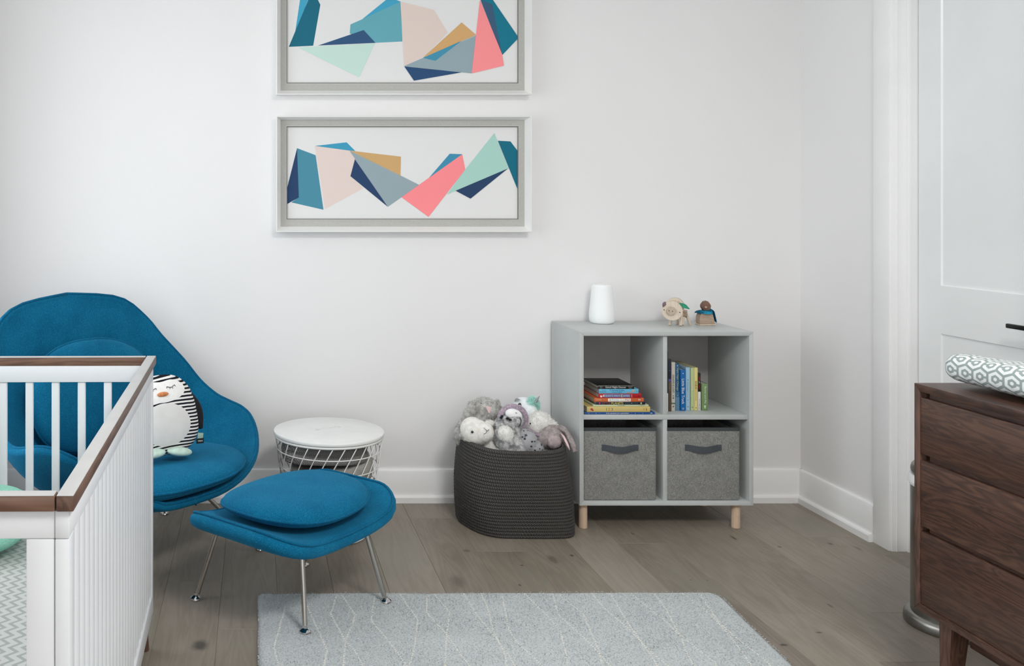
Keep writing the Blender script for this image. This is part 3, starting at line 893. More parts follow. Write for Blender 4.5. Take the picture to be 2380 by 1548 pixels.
bk(.0153, 1381, 1496.5, (200, 102, 56), 'orange book reading A Potty for Me on a white label', 3.712, .19,
   [('r', 1413, 1466, .08, .90, (238, 234, 224), 'spine_label'), ('t', 'A', 1416, 1420.2, .26, .76, (90, 130, 90)), ('t', 'Potty', 1422, 1438.5, .18, .78, (110, 180, 214)), ('t', 'for', 1441, 1450.5, .26, .76, (206, 200, 160)), ('t', 'Me!', 1452.6, 1463, .26, .78, (190, 60, 50)),
    ('t', 'KATZ', 1386.5, 1397.5, .38, .66, (236, 190, 150)), ('t', 'jfk', 1483, 1489.5, .3, .75, W_)])
bk(.0184, 1390.8, 1491, (176, 24, 34), 'red book with a blue-grey title band, third from the top', 3.712, .18,
   [('r', 1405, 1464.5, .12, .86, (98, 112, 158), 'spine_label'), ('t', "BABY'S FIRST", 1407, 1441, .32, .68, (190, 200, 226)), ('t', 'E', 1443.2, 1447, .22, .8, (224, 206, 110)), ('t', 'AMES', 1448, 1463, .32, .68, (190, 200, 226)),
    ('d', 1397.5, .40, .0048, W_, 'rocker'), ('d', 1397.5, .50, .0030, (150, 30, 40), 'rocker_hollow'), ('r', 1402, 1404.5, .25, .75, W_, 'mark'), ('t', 'EAMES', 1466.4, 1469.6, .15, .85, (230, 150, 150)), ('d', 1484.5, .5, .0038, (128, 12, 24), 'dot')])
bk(.0186, 1392.4, 1484, (104, 182, 216), 'light blue book with 9 Animal Kisses Good Night lettering, second from the top', 3.712, .17,
   [('t', '9 Animal Kisses', 1417, 1451, .56, .92, (40, 98, 140)), ('t', 'Good Night', 1422, 1446, .10, .46, (40, 98, 140)), ('t', 'April', 1399, 1408, .62, .84, (60, 104, 150)), ('t', 'Reynolds', 1395, 1408.5, .22, .5, (60, 104, 150)),
    ('d', 1471.5, .52, .0040, (216, 150, 84), 'giraffe'), ('d', 1474.5, .74, .0024, (216, 150, 84), 'giraffe_head'), ('r', 1456, 1470, .10, .24, (206, 120, 90), 'stripe'), ('r', 1479, 1480.5, .3, .7, (60, 140, 190), 'mark')])
bk(.0132, 1389.5, 1474, (20, 20, 20), 'black Good Night Denver book on top of the stack', 3.712, .165,
   [('t', 'Good Night Denver', 1407, 1455, .10, .84, (222, 220, 214)), ('t', 'Gamble', 1394, 1400, .55, .76, (190, 188, 180)), ('t', 'Jasper', 1395, 1399.5, .2, .42, (190, 188, 180)), ('t', 'Good Night', 1459, 1470.5, .55, .76, (190, 188, 180)), ('t', 'Books', 1462, 1468, .2, .42, (190, 188, 180)), ('r', 1389.6, 1473.8, .93, 1.0, (190, 188, 178), 'worn_edge')])

def up_book(pl_, pr, ptop, rgb, label, marks, y0=3.779, depth=.16, bands=(), lean=0.0, white_edge=False):
    x0, x1 = xat(pl_, y0), xat(pr, y0) - .0004
    zb = SHT + .0004; h = zat(ptop, y0) - zb; c = .0013
    t = thing('picture_book', label, 'book', ((x0 + x1) / 2, y0 + depth / 2, zb), 0, 'picture books standing in the upper right compartment')
    bm = BM()
    sk = []
    box(bm, x0, x0 + c, y0, y0 + depth, zb, zb + h, .0004); box(bm, x1 - c, x1, y0, y0 + depth, zb, zb + h, .0004)
    box(bm, x0 + .0001, x1 - .0001, y0 - .0006, y0 + c, zb + .0002, zb + h, .0007)
    def L(b):
        for v in b.verts: v.co.x += lean * (v.co.z - zb)
        return b
    obj('cover', L(bm), flat(rgb, .4), t, world=True)
    bm = BM(); box(bm, x0 + c, x1 - c, y0 + c, y0 + depth - .003, zb + .002, zb + h - .002); obj('pages', L(bm), M['pages'], t, world=True)
    def P_(py): return zat(py, y0)
    for (ya, yb, col, nm) in bands:
        bm = BM(); box(bm, x0, x1, y0 - .0009, y0, max(P_(yb), zb), min(P_(ya), zb + h), .0002); obj(nm, L(bm), flat(col, .4), t, world=True)
    for m in marks:
        if m[0] == 't':
            _, s, ya, yb, fa, fb, col = m; zc = (P_(ya) + P_(yb)) / 2; xc = x0 + (x1 - x0) * (fa + fb) / 2 + lean * (zc - zb)
            spine_text(t, s, P_(ya) - P_(yb), (x1 - x0) * (fb - fa), (xc, y0 - .0013, zc), 1, flat(col))
        else:
            _, yy, r, col, nm = m; bm = BM(); zc = P_(yy); ellipsoid(bm, ((x0 + x1) / 2, y0 - .0009, zc), (r, .0005, r), 12); obj(nm, L(bm), flat(col), t, world=True)
    return t
Q = lambda v: 810 + v * .10015      # zoomed row to photo row
up_book(1548.6, 1552.9, 816.5, (44, 50, 58), 'tall dark grey book with a white foot, against the middle divider', [], 3.756, .20, bands=((914, 958, (206, 206, 204), 'white_foot'),))
up_book(1553.2, 1560.4, 836, (22, 26, 52), 'book with a navy and brown spine, beside the tall dark grey one', [('t', 'Hungry', Q(800), Q(985), .22, .8, (140, 124, 96)), ('d', Q(515), .0009, (190, 190, 200), 'star')], 3.760, .19, bands=((881, 887, (92, 84, 150), 'purple_band'), (887, 958, (86, 70, 58), 'brown_band')))
up_book(1560.5, 1569.4, 842, (204, 200, 188), 'cream book reading GIRAFFE IS LOST down the spine', [('t', 'GIRAFFE IS LOST', Q(605), Q(1030), .25, .7, (30, 30, 30)), ('d', Q(1100), .0022, (70, 64, 58), 'giraffe'), ('d', Q(1150), .0030, (80, 74, 66), 'giraffe_body'), ('d', Q(1345), .0034, (120, 96, 84), 'logo'), ('d', Q(1345), .0018, (206, 200, 188), 'logo_centre')], 3.770, .18, bands=((Q(1258), Q(1290), (78, 110, 80), 'green_band'),))
up_book(1569.7, 1579.5, 845, (26, 88, 132), 'teal blue Night Night Chicago book with a paler foot', [('t', 'Night Night', Q(445), Q(735), .25, .75, (190, 200, 160)), ('t', 'Chicago', Q(760), Q(980), .2, .75, (196, 204, 160)), ('d', Q(1090), .0014, W_, 'moon'), ('d', Q(400), .0026, (180, 200, 210), 'moon'), ('d', Q(1360), .0012, (170, 190, 120), 'mark')], 3.774, .17, bands=((Q(1010), Q(1130), (62, 112, 148), 'haze_band'), (Q(1130), 955.5, (92, 132, 164), 'pale_band')))
up_book(1581.6, 1593.6, 859.5, (0, 102, 172), 'bright blue Little Blue Truck book', [('t', 'Little Blue Truck', Q(705), Q(1290), .24, .76, (236, 240, 242)), ('d', Q(580), .0020, W_, 'truck'), ('t', 'H', Q(1380), Q(1410), .3, .7, W_)], 3.770, .16)
up_book(1594, 1603.6, 854, (160, 198, 222), 'pale blue book beside the bright blue one', [('t', 'Planes', Q(780), Q(975), .3, .66, (112, 150, 170)), ('t', 'Richard', Q(990), Q(1150), .3, .6, (160, 190, 170)), ('d', Q(730), .0020, (70, 84, 96), 'mark'), ('d', Q(1195), .0016, (84, 90, 100), 'mark'), ('d', Q(1350), .0020, (130, 60, 90), 'mark')], 3.779, .17)
up_book(1605.4, 1613.2, 855, (190, 202, 150), 'pale green book touching the yellow one', [('t', 'OPERA', Q(750), Q(970), .3, .72, (226, 230, 206)), ('t', 'elephant', Q(1010), Q(1280), .3, .66, (216, 220, 190)), ('d', Q(1365), .0020, (110, 106, 60), 'mark')], 3.779, .17)
up_book(1613.5, 1621.8, 854.6, (226, 212, 136), 'yellow BABAR book left of the narrow black one', [('t', 'BABAR', Q(760), Q(950), .25, .72, (130, 40, 34)), ('t', 'and his friends', Q(960), Q(1210), .34, .66, (160, 120, 80)), ('d', Q(1375), .0020, (110, 80, 50), 'mark')], 3.779, .17)
up_book(1622.1, 1628.6, 867.6, (14, 12, 14), 'narrow book with a black top and white foot, next to the yellow one', [('t', 'DOG', Q(655), Q(735), .25, .75, (200, 24, 40)), ('t', 'and', Q(755), Q(800), .3, .65, W_), ('t', 'Tiger', Q(820), Q(945), .25, .75, (200, 24, 40)), ('t', 'Tiny', Q(1165), Q(1290), .3, .7, (40, 40, 40)), ('t', 'Fred', Q(1300), Q(1405), .3, .7, (40, 40, 40))], 3.781, .15, bands=((Q(1003), 954, (226, 226, 228), 'white_foot'),))
up_book(1631.3, 1645.6, 892, (118, 146, 96), 'short thick green Bunny and Me book at the right end', [('t', 'Bunny and Me', Q(885), Q(1270), .34, .70, (226, 232, 214)), ('d', Q(1340), .0040, (200, 214, 190), 'rabbit'), ('d', Q(1375), .0030, (200, 214, 190), 'rabbit')], 3.776, .12, bands=())

# ================================================================ things on the cabinet
bm = BM(); H = .168
p = at(1399, 746, 3.963)
lathe(bm, [(0, 0), (.043, 0), (.047, .002), (.0515, .010), (.0535, .026), (.0530, .045), (.050, .075), (.0465, .110), (.0437, .150), (.0425, .160), (.039, .1665), (.032, H), (.026, .1675), (.0, .1665)], (p.x, p.y, .8004), 64)
single('canister', bm, M['canister'], 'white tapered canister with rounded shoulders standing on the grey cabinet', 'canister', (p.x, p.y, .8004))

# wooden pig
pig = thing('wooden_pig', 'pale wooden toy pig with a round flat face and one green ear, on the cabinet', 'toy pig', (xat(1577, 3.90), 3.90, .8004), math.radians(0))
fz = .8004
K = 3.87 / F
def pp(px, py, D=3.87): return at(px, py, D)
fd = Vector((-.38, -.92, .02)).normalized()                      # direction the face looks
fc = pp(1562.2, 722.5, 3.855)
bm = BM(); cyl(bm, fc + fd * .008 * -1, fc + fd * .004, .0405, n=48, bev=.0012); obj('face', bm, M['toy_wood'], pig, world=True)
sc_ = fc + fd * .004 + Vector((-.0055, 0, .000))
bm = BM(); cyl(bm, sc_ - fd * .001, sc_ + fd * .009, .0175, n=32, bev=.001); obj('snout', bm, M['grain_end'], pig, world=True)
side = fd.cross(Vector((0, 0, 1))).normalized()
if side.x < 0: side = -side
for nm, cx, dx, dz, r, dd in (('eye', fc, -.031, .003, .0022, .0045), ('eye', fc, .029, -.005, .0022, .0045), ('nostril', sc_, -.0075, .001, .0019, .0092), ('nostril', sc_, .006, -.001, .0019, .0092)):
    bm = BM(); q = cx + side * dx + Vector((0, 0, dz)) + fd * dd; cyl(bm, q - fd * .0005, q + fd * .0004, r, n=14); obj(nm, bm, M['dot'], pig, world=True)
bd = -fd
def rod(name, a, b, r, mat, n=24, bev=.0012):
    bm = BM(); cyl(bm, a, b, r, n=n, bev=bev); obj(name, bm, mat, pig, world=True)
rod('neck', fc + bd * .007, fc + bd * .022 + Vector((.006, 0, .004)), .020, M['toy_wood_b'])
bc = fc + bd * .045 + Vector((.012, 0, .014))
rod('body', fc + bd * .016 + Vector((.010, 0, .014)), fc + bd * .060 + Vector((.016, 0, .016)), .037, M['toy_wood'], 40, .004)
rod('rump', bc + Vector((.014, .010, -.030)), bc + Vector((.052, -.002, -.030)), .0165, M['toy_wood_b'])
rod('chest', bc + Vector((.004, -.016, -.046)), bc + Vector((.008, -.016, .014)), .010, M['toy_wood_b'])
for (a, b) in ((pp(1562, 728, 3.890), pp(1556.5, 752.2, 3.885)), (pp(1584, 726, 3.880), pp(1582, 755.5, 3.862)), (pp(1590, 727, 3.895), pp(1586.5, 753, 3.89)), (pp(1596, 731, 3.900), pp(1604, 751.2, 3.905)), (pp(1574, 728, 3.92), pp(1574, 749.5, 3.92))):
    a = Vector(a); b = Vector(b); b.z = fz + .0006
    rod('leg', a, b, .0062, M['toy_wood'], 16, .0008)
# ears: felt leaf shapes
def leaf(name, base, tip, w, nrm, mat, curl=.004):
    bm = BM(); base, tip = Vector(base), Vector(tip); d = tip - base; s = d.cross(Vector(nrm)).normalized(); up = s.cross(d).normalized(); rows = []
    for i in range(13):
        u = i / 12; ww = w * math.sin(PI * min(1, u * .92 + .08)) ** .8 * (1 - .25 * u) + .0004
        row = []
        for (k, h) in ((-1, 0), (-.5, .003), (0, .004), (.5, .003), (1, 0), (.5, .0012), (0, .0018), (-.5, .0012)):
            row.append(base + d * u + s * k * ww + up * (h + curl * math.sin(PI * u)))
        rows.append(row)
    grid(bm, rows, close_u=True, cap0=True, cap1=True); return bm
obj('ear', leaf('ear', pp(1578, 706, 3.85), pp(1602.5, 718.5, 3.835), .0105, (0.1, -1, .45), M['green_felt']), M['green_felt'], pig, world=True, label='green ear')
obj('ear', leaf('ear', pp(1546.5, 702, 3.868), pp(1540.5, 714, 3.864), .0075, (-.6, -1, .2), M['mauve']), M['mauve'], pig, world=True, label='mauve ear')
rod('ear_peg', pp(1540, 711, 3.873), pp(1552, 701.5, 3.873), .0036, M['toy_wood'], 12, .0006)

# little caped figure
fg = thing('wooden_figure', 'small wooden figure with a brown head and a blue cape, right of the toy pig', 'toy figure', (xat(1641, 3.90), 3.90, .8004))
bm = BM()
prof = [(1621.5, 741), (1622.5, 732), (1626, 724.5), (1632, 722), (1650, 722), (1656, 727), (1659, 735), (1661, 745), (1660, 749.5)]
pr2 = [(-.0315, 0), (-.0345, .014), (-.0335, .034), (-.0285, .050), (-.020, .055), (.017, .055), (.023, .046), (.028, .026), (.0325, .008), (.0315, 0)]
c0 = Vector((xat(1641, 3.895), 3.880, .8006))
extrude_poly(bm, [(c0.x + u, c0.y, c0.z + v) for u, v in pr2], (0.006, .05, 0), bev=.0035); obj('body', bm, M['toy_wood_b'], fg, world=True)
bm = BM(); box(bm, c0.x - .034, c0.x + .034, c0.y - .002, c0.y + .048, c0.z, c0.z + .004, .001); obj('base', bm, M['toy_wood'], fg, world=True)
hc = pp(1638.8, 711.5, 3.90)
bm = BM(); extrude_poly(bm, [hc + Vector((r_ * math.cos(a), -.016, r_ * math.sin(a) * 1.25)) for a, r_ in [(k * PI / 14, .0175 * (1 + .06 * math.cos(4 * k * PI / 14))) for k in range(28)]], (.004, .034, 0), bev=.003); obj('head', bm, M['toy_wood_d'], fg, world=True)
bm = BM(); cyl(bm, hc + Vector((-.006, -.016, -.002)), hc + Vector((-.010, -.029, -.002)), .0042, n=16, bev=.0008); obj('nose', bm, M['toy_wood_b'], fg, world=True)
for dx in (.0085, -.013):
    bm = BM(); cyl(bm, hc + Vector((dx, -.0155, .004)), hc + Vector((dx, -.0172, .004)), .0013, n=10); obj('eye', bm, M['dot'], fg, world=True)
bm = BM(); rr = random.Random(5)
for k in range(26):
    a = rr.uniform(0, 2 * PI); q = hc + Vector((.001 + .007 * math.cos(a), .004 * math.sin(a), .0195)); d = Vector((.5 * math.cos(a), .5 * math.sin(a), 1)) * rr.uniform(.004, .012)
    tube(bm, [q, q + d * .6, q + d + Vector((rr.uniform(-.002, .002), 0, 0))], .00028, 5)
obj('hair', bm, M['white_felt'], fg, world=True)
# cape
bm = BM(); rows = []
for j, v in enumerate([0, .25, .5, .75, 1.0]):
    row = []
    for i in range(21):
        u = i / 20
        path = [(-.034, -.008, .044), (-.031, -.006, .050), (-.022, -.008, .056), (-.004, -.010, .0585), (.010, -.010, .060), (.019, -.008, .064), (.026, -.006, .056), (.0315, -.004, .036), (.0355, -.004, .020), (.0375, -.002, .009)]
        f_ = u * (len(path) - 1); a = int(min(f_, len(path) - 2)); w = f_ - a
        q = Vector(path[a]).lerp(Vector(path[a + 1]), w)
        q.y += v * .062; q.z += .004 * math.sin(v * PI) + .002
        q.x += .003 * v
        row.append(c0 + q)
    rows.append(row)
grid(bm, rows)
bmesh.ops.solidify(bm, geom=bm.faces[:], thickness=.0018)
obj('cape', bm, M['blue_felt'], fg, world=True, label='blue cape')
# collar at the front of the neck
bm = BM(); rows = []
for i in range(15):
    u = i / 14; a = PI * (1 + u)
    q = c0 + Vector((-.003 + .0245 * math.cos(a), .006 + .016 * math.sin(a) , .0575 - .0035 * math.sin(PI * u)))
    rows.append([q + Vector((0, .001, .007)), q + Vector((0, -.002, .001)), q + Vector((0, -.0035, -.005)), q + Vector((0, 0, -.003)), q + Vector((0, .003, .004))])
grid(bm, rows, close_u=True, cap0=True, cap1=True); obj('collar', bm, M['blue_felt'], fg, world=True)

# ================================================================ pictures
def picture(label, dz, polys, cat='picture'):
    yW = YB; yf = 3.992; ym = 4.034
    xo0, xo1, zo0, zo1 = .088, 1.2027, 1.192 + dz, 1.699 + dz
    xi0, xi1, zi0, zi1 = .108, 1.1825, 1.2155 + dz, 1.684 + dz
    t = thing('framed_picture', label, 'picture', ((xo0 + xo1) / 2, (yf + yW) / 2, (zo0 + zo1) / 2 - (zo1 - zo0) / 2), 0, 'abstract pictures hung one above the other')
    def rect(x0, x1, z0, z1, y): return [Vector((x0, y, z0)), Vector((x1, y, z0)), Vector((x1, y, z1)), Vector((x0, y, z1))]
    bm = BM()
    e = .004
    grid(bm, [rect(xo0 + .004, xo1 - .004, zo0 + .004, zo1 - .004, yW - .001), rect(xo0 + .001, xo1 - .001, zo0 + .001, zo1 - .001, yf + .02), rect(xo0, xo1, zo0, zo1, yf + .003), rect(xo0 + .0015, xo1 - .0015, zo0 + .0015, zo1 - .0015, yf), rect(xo0 + e, xo1 - e, zo0 + e, zo1 - e, yf), rect(xo0 + e + .002, xo1 - e - .002, zo0 + e + .002, zo1 - e - .002, yf + .005),
              rect(xi0, xi1, zi0, zi1, ym + .0), rect(xi0, xi1, zi0, zi1, ym + .004)], close_u=True)
    obj('frame', bm, M['frame_white'], t, world=True, smooth=20)
    ai0, ai1, bi0, bi1 = xat(665.5, ym), xat(1205.5, ym), zat(510.5, ym) + dz, zat(293, ym) + dz
    bm = BM()
    for (x0, x1, z0, z1) in ((xi0 - .003, ai0, zi0 - .003, zi1 + .003), (ai1, xi1 + .003, zi0 - .003, zi1 + .003), (ai0, ai1, zi0 - .003, bi0), (ai0, ai1, bi1, zi1 + .003)):
        box(bm, x0, x1, ym + .001, ym + .004, z0, z1)
    obj('mount', bm, M['mat_grey'], t, world=True, smooth=0, label='grey mount')
    bm = BM(); w = .0042
    for (x0, x1, z0, z1) in ((ai0, ai0 + w, bi0, bi1), (ai1 - w, ai1, bi0, bi1), (ai0 + w, ai1 - w, bi0, bi0 + w), (ai0 + w, ai1 - w, bi1 - w, bi1)):
        box(bm, x0, x1, ym - .0005, ym + .008, z0, z1)
    obj('fillet', bm, M['fillet'], t, world=True, smooth=0, label='dark inner fillet')
    bm = BM(); w = .0016
    for (x0, x1, z0, z1) in ((ai0 - w, ai0, bi0 - w, bi1 + w), (ai1, ai1 + w, bi0 - w, bi1 + w), (ai0, ai1, bi0 - w, bi0), (ai0, ai1, bi1, bi1 + w)):
        box(bm, x0, x1, ym - .0008, ym + .003, z0, z1)
    obj('fillet_edge', bm, M['fillet_light'], t, world=True, smooth=0)
    mats = [M['paper']]; bm = BM(); yp = ym + .006
    box(bm, ai0, ai1, yp, yp + .003, bi0, bi1)
    for i, (rgb, pts) in enumerate(polys):
        m = flat(rgb, .85)
        if m not in mats: mats.append(m)
        y = yp - .00012 * (i + 1)
        vs = [Vector((xat(px, y), y, zat(py, y))) for px, py in pts]
        # clip to the sheet
        def clip(vs, ax, lim, keep_less):
            out = []
            for i2 in range(len(vs)):
                a, b = vs[i2 - 1], vs[i2]
                ia = (a[ax] <= lim) if keep_less else (a[ax] >= lim); ib = (b[ax] <= lim) if keep_less else (b[ax] >= lim)
                if ia != ib: out.append(a.lerp(b, (lim - a[ax]) / (b[ax] - a[ax])))
                if ib: out.append(b)
            return out
        for ax, lim, kl in ((0, ai0 + .0035, False), (0, ai1 - .0035, True), (2, bi0 + .0035, False), (2, bi1 - .0035, True)):
            vs = clip(vs, ax, lim, kl)
            if len(vs) < 3: break
        if len(vs) >= 3:
            f = bm.faces.new([bm.verts.new(v) for v in vs]); f.material_index = mats.index(m)
            f.normal_update()
            if f.normal.y > 0: f.normal_flip()
    obj('artwork', bm, mats, t, world=True, smooth=0, fixn=False)
    return t
def zs(ox, oy, s, pts): return [(ox + x * s, oy + y * s) for x, y in pts]
S7 = 620 / 2380
A = lambda *p: zs(630, 250, S7, p)
NAVY, TEAL2, PINKB, SKY, OCH, GREY, CORAL, SKY2, MINT, NAVY2, DTEAL = (34, 64, 104), (72, 140, 162), (228, 211, 204), (62, 156, 190), (206, 167, 112), (150, 168, 175), (255, 143, 148), (62, 144, 178), (170, 212, 201), (34, 62, 100), (0, 106, 130)
picture('lower abstract picture in a white frame, all of it in view', 0, [
    (TEAL2, A((232, 362), (398, 425), (468, 912), (180, 846), (246, 800))),
    (NAVY, A((232, 362), (248, 802), (110, 880), (110, 850))),
    (PINKB, A((390, 343), (700, 384), (750, 460), (708, 612), (826, 720), (480, 908))),
    (SKY, A((392, 342), (674, 310), (752, 388), (700, 384))),
    (NAVY, A((748, 460), (1042, 886), (708, 612))),
    (GREY, A((700, 386), (1155, 606), (1322, 690), (1042, 886))),
    (OCH, A((700, 384), (1159, 438), (1155, 607))),
    (MINT, A((1992, 228), (2118, 545), (1650, 742), (1572, 775), (1733, 552))),
    (CORAL, A((1706, 416), (1733, 552), (1405, 976), (1164, 800))),
    (SKY2, A((1594, 412), (1706, 416), (1408, 628))),
    (NAVY2, A((2115, 543), (1780, 813), (1646, 742))),
    (DTEAL, A((2024, 296), (2136, 302), (2240, 440), (2240, 830))),
])
DZ = .599
U = .00027
def B(*p):
    # rows of the upper sheet are written down where they are, then moved by the shift of the frame
    return [(630 + x * S7, 0 + y * S7) for x, y in p]
def picture2():
    polys = [
        ((66, 164, 198), B((258, 0), (245, -190), (420, -190), (330, 0), (212, 300), (216, 280))),
        ((14, 104, 128), B((330, 4), (372, -90), (440, 42), (376, 408), (158, 418))),
        ((100, 170, 184), B((708, 218), (812, 172), (1156, 14), (1172, 370), (932, 382), (702, 300))),
        ((66, 164, 198), B((1024, 0), (1060, -22), (1156, 14), (812, 172))),
        ((46, 84, 124), B((826, 268), (932, 382), (420, 406))),
        ((198, 226, 216), B((240, 424), (932, 384), (910, 420), (786, 690))),
        ((226, 209, 200), B((1154, 14), (1452, 88), (1575, 290), (1370, 500), (1188, 590))),
        ((148, 168, 176), B((1188, 590), (1365, 512), (1828, 316), (1790, 655))),
        ((212, 168, 112), B((1700, 200), (1828, 312), (1355, 515))),
        ((66, 146, 176), B((1355, 516), (1700, 364), (1466, 543))),
        ((36, 74, 116), B((1188, 592), (1700, 646), (1275, 720))),
        ((0, 118, 142), B((1868, -4), (1840, -120), (1920, -60), (1980, 0), (2202, 325), (2202, 345), (2062, 492))),
        ((58, 92, 122), B((1868, -4), (1975, 40), (2062, 490))),
        ((255, 148, 152), B((1864, 0), (2064, 490), (2078, 586), (1790, 655))),
    ]
    return polys
picture('upper abstract picture in a white frame, cut off by the top of the photo', DZ, picture2())
# ================================================================ womb-style chair, ottoman
def shell(rim, centre, nu=41, nv=49, flat_p=1.0, powz=1.0, thick=.03):
    """rim: half rim control points (x>=0), front centre -> top centre; centre: control points down the middle line, same parameter"""
    R = catmull(rim, 12); Cc = catmull(centre, 12)
    def samp(P, t):
        f = t * (len(P) - 1); i = int(min(f, len(P) - 2)); return P[i].lerp(P[i + 1], f - i)
    rows = []
    for j in range(nv):
        t = j / (nv - 1); r = samp(R, t); c = samp(Cc, t); row = []
        for i in range(nu):
            u = -1 + 2 * i / (nu - 1); s = abs(u)
            th = s * PI / 2
            kx = math.sin(th) * .55 + s * .45
            kz = (1 - math.cos(th)) * .6 + (s ** 2.4) * .4
            p = Vector((math.copysign(1, u) * kx * r.x, c.y + (r.y - c.y) * kz, c.z + (r.z - c.z) * kz))
            row.append(p)
        rows.append(row)
    return rows, samp, R
def thick_shell(rows, th, edge=4):
    """closed body from a surface: front surface, rounded rim, offset back surface"""
    nv, nu = len(rows), len(rows[0])
    nor = []
    for j in range(nv):
        r = []
        for i in range(nu):
            a = rows[min(j + 1, nv - 1)][i] - rows[max(j - 1, 0)][i]; b = rows[j][min(i + 1, nu - 1)] - rows[j][max(i - 1, 0)]
            n = b.cross(a)
            r.append(n.normalized() if n.length > 1e-9 else None)
        nor.append(r)
    for j in range(nv):
        for i in range(nu):
            if nor[j][i] is None:
                jj = 1 if j == 0 else (nv - 2 if j == nv - 1 else j)
                nor[j][i] = nor[jj][min(max(i, 1), nu - 2)] or Vector((0, 0, 1))
    bm = BM()
    F_ = [[bm.verts.new(rows[j][i]) for i in range(nu)] for j in range(nv)]
    K_ = [[bm.verts.new(rows[j][i] + nor[j][i] * th * SGN) for i in range(nu)] for j in range(nv)]
    for j in range(nv - 1):
        for i in range(nu - 1):
            bm.faces.new((F_[j][i], F_[j][i + 1], F_[j + 1][i + 1], F_[j + 1][i])); bm.faces.new((K_[j][i], K_[j + 1][i], K_[j + 1][i + 1], K_[j][i + 1]))
    loop = [(0, i) for i in range(nu)] + [(j, nu - 1) for j in range(1, nv)] + [(nv - 1, i) for i in range(nu - 2, -1, -1)] + [(j, 0) for j in range(nv - 2, 0, -1)]
    L = len(loop); prev = None
    rings = [[F_[j][i] for j, i in loop]]
    cen = sum((rows[j][i] for j, i in loop), Vector()) / L
    for k in range(1, edge):
        a = PI * k / edge; rg = []
        for q, (j, i) in enumerate(loop):
            p = rows[j][i]; n = nor[j][i] * SGN
            tn = rows[loop[(q + 1) % L][0]][loop[(q + 1) % L][1]] - rows[loop[q - 1][0]][loop[q - 1][1]]
            out = tn.cross(n)
            if out.length < 1e-9: out = p - cen
            out.normalize()
            if out.dot(p - cen) < 0: out = -out
            rg.append(bm.verts.new(p + n * th * (1 - math.cos(a)) / 2 + out * th * .5 * math.sin(a)))
        rings.append(rg)
    rings.append([K_[j][i] for j, i in loop])
    for r0, r1 in zip(rings[:-1], rings[1:]):
        for q in range(L):
            k = (q + 1) % L
            try: bm.faces.new((r0[q], r0[k], r1[k], r1[q]))
            except ValueError: pass
    edge_pts = [v.co.copy() for v in rings[max(1, edge // 2 - 1)]]
    back_pts = [rows[j][i] + nor[j][i] * th * SGN for j, i in loop]
    bmesh.ops.remove_doubles(bm, verts=bm.verts, dist=.0006)
    return bm, edge_pts, back_pts
SGN = -1

CH_A = math.radians(CHA)            # heading of the chair's front (world angle)
def heading_rot(a):                 # local -y (front) -> heading
    return a + PI / 2
ROTC = heading_rot(CH_A)
chair = thing('lounge_chair', 'teal wool winged lounge chair with chrome legs behind the crib', 'chair', (CHX, CHY, 0), ROTC)
# rim: local x right-hand (viewer's right), front is -y
rim = [(0, -.375, .312), (.12, -.372, .316), (.24, -.347, .336), (.35, -.292, .372), (.425, -.220, .418), (.468, -.150, .460), (.488, -.08, .482), (.492, 0, .495), (.485, .07, .515), (.468, .15, .568), (.440, .22, .655), (.398, .275, .745), (.345, .318, .832), (.235, .350, .912), (0, .375, .940)]
cen_ = [(0, -.375, .312), (0, -.30, .293), (0, -.20, .264), (0, -.10, .249), (0, 0, .246), (0, .09, .256), (0, .16, .286), (0, .21, .34), (0, .245, .42), (0, .272, .52), (0, .295, .62), (0, .315, .72), (0, .335, .815), (0, .358, .90), (0, .375, .940)]
rows, samp, R_ = shell(rim, cen_)
for r_ in rows:
    for p in r_:
        w_ = min(1.0, max(0.0, (.78 - p.z) / .18)); w_ = w_ * w_ * (3 - 2 * w_)
        p.x *= 1 + (.055 * w_ if p.x > 0 else -.055 * w_)
        ax_ = min(1.0, max(0.0, (-p.x - .12) / .22)); ay_ = min(1.0, max(0.0, -p.y / .24))
        p.z += .082 * (ax_ * ax_ * (3 - 2 * ax_)) * (ay_ * ay_ * (3 - 2 * ay_))
bm, ep, bp = thick_shell(rows, .032, 6)
obj('shell', bm, M['blue'], chair, smooth=180)
def clean(pts, d=.006):
    out = [pts[0]]
    for p in pts[1:]:
        if (p - out[-1]).length > d: out.append(p)
    if (out[-1] - out[0]).length < d: out.pop()
    return out
ce = clean(ep, .012)
bm = BM(); tube(bm, [p + Vector((0, 0, .0)) for p in ce], .0055, 8, closed=True); obj('piping', bm, M['pipe_blue'], chair, smooth=180)
def surf(x, y, h=0.0):
    """height of the seat surface around local x,y"""
    best = None
    j = min(range(len(rows)), key=lambda j: abs(rows[j][len(rows[0]) // 2].y - y) + (0 if rows[j][len(rows[0]) // 2].z < .5 else 9))
    r = rows[j]; s = abs(x)
    q = min(r, key=lambda p: abs(p.x - x)); return q.z
# seat cushion
def seat_map(x, y, h):
    yy = y - .115
    base = .283 + .10 * (max(0.0, abs(x) - .12)) ** 1.4 * 1.6 + (.030 * max(0, (-yy - .1)) / .3)
    fr = .018 * (1 - (x / .4) ** 2)
    return Vector((x, yy - fr, base + .045 + h - .02 * max(0, yy)))
bm, seam = cushion_bm(superell(.375, .300, 2.35), .125, seat_map, p=3.2, bottom=.8)
seat = obj('seat_cushion', bm, M['blue'], chair, smooth=180)
bm = BM(); tube(bm, seam, .005, 8, closed=True); obj('piping', bm, M['pipe_blue'], seat, smooth=180)
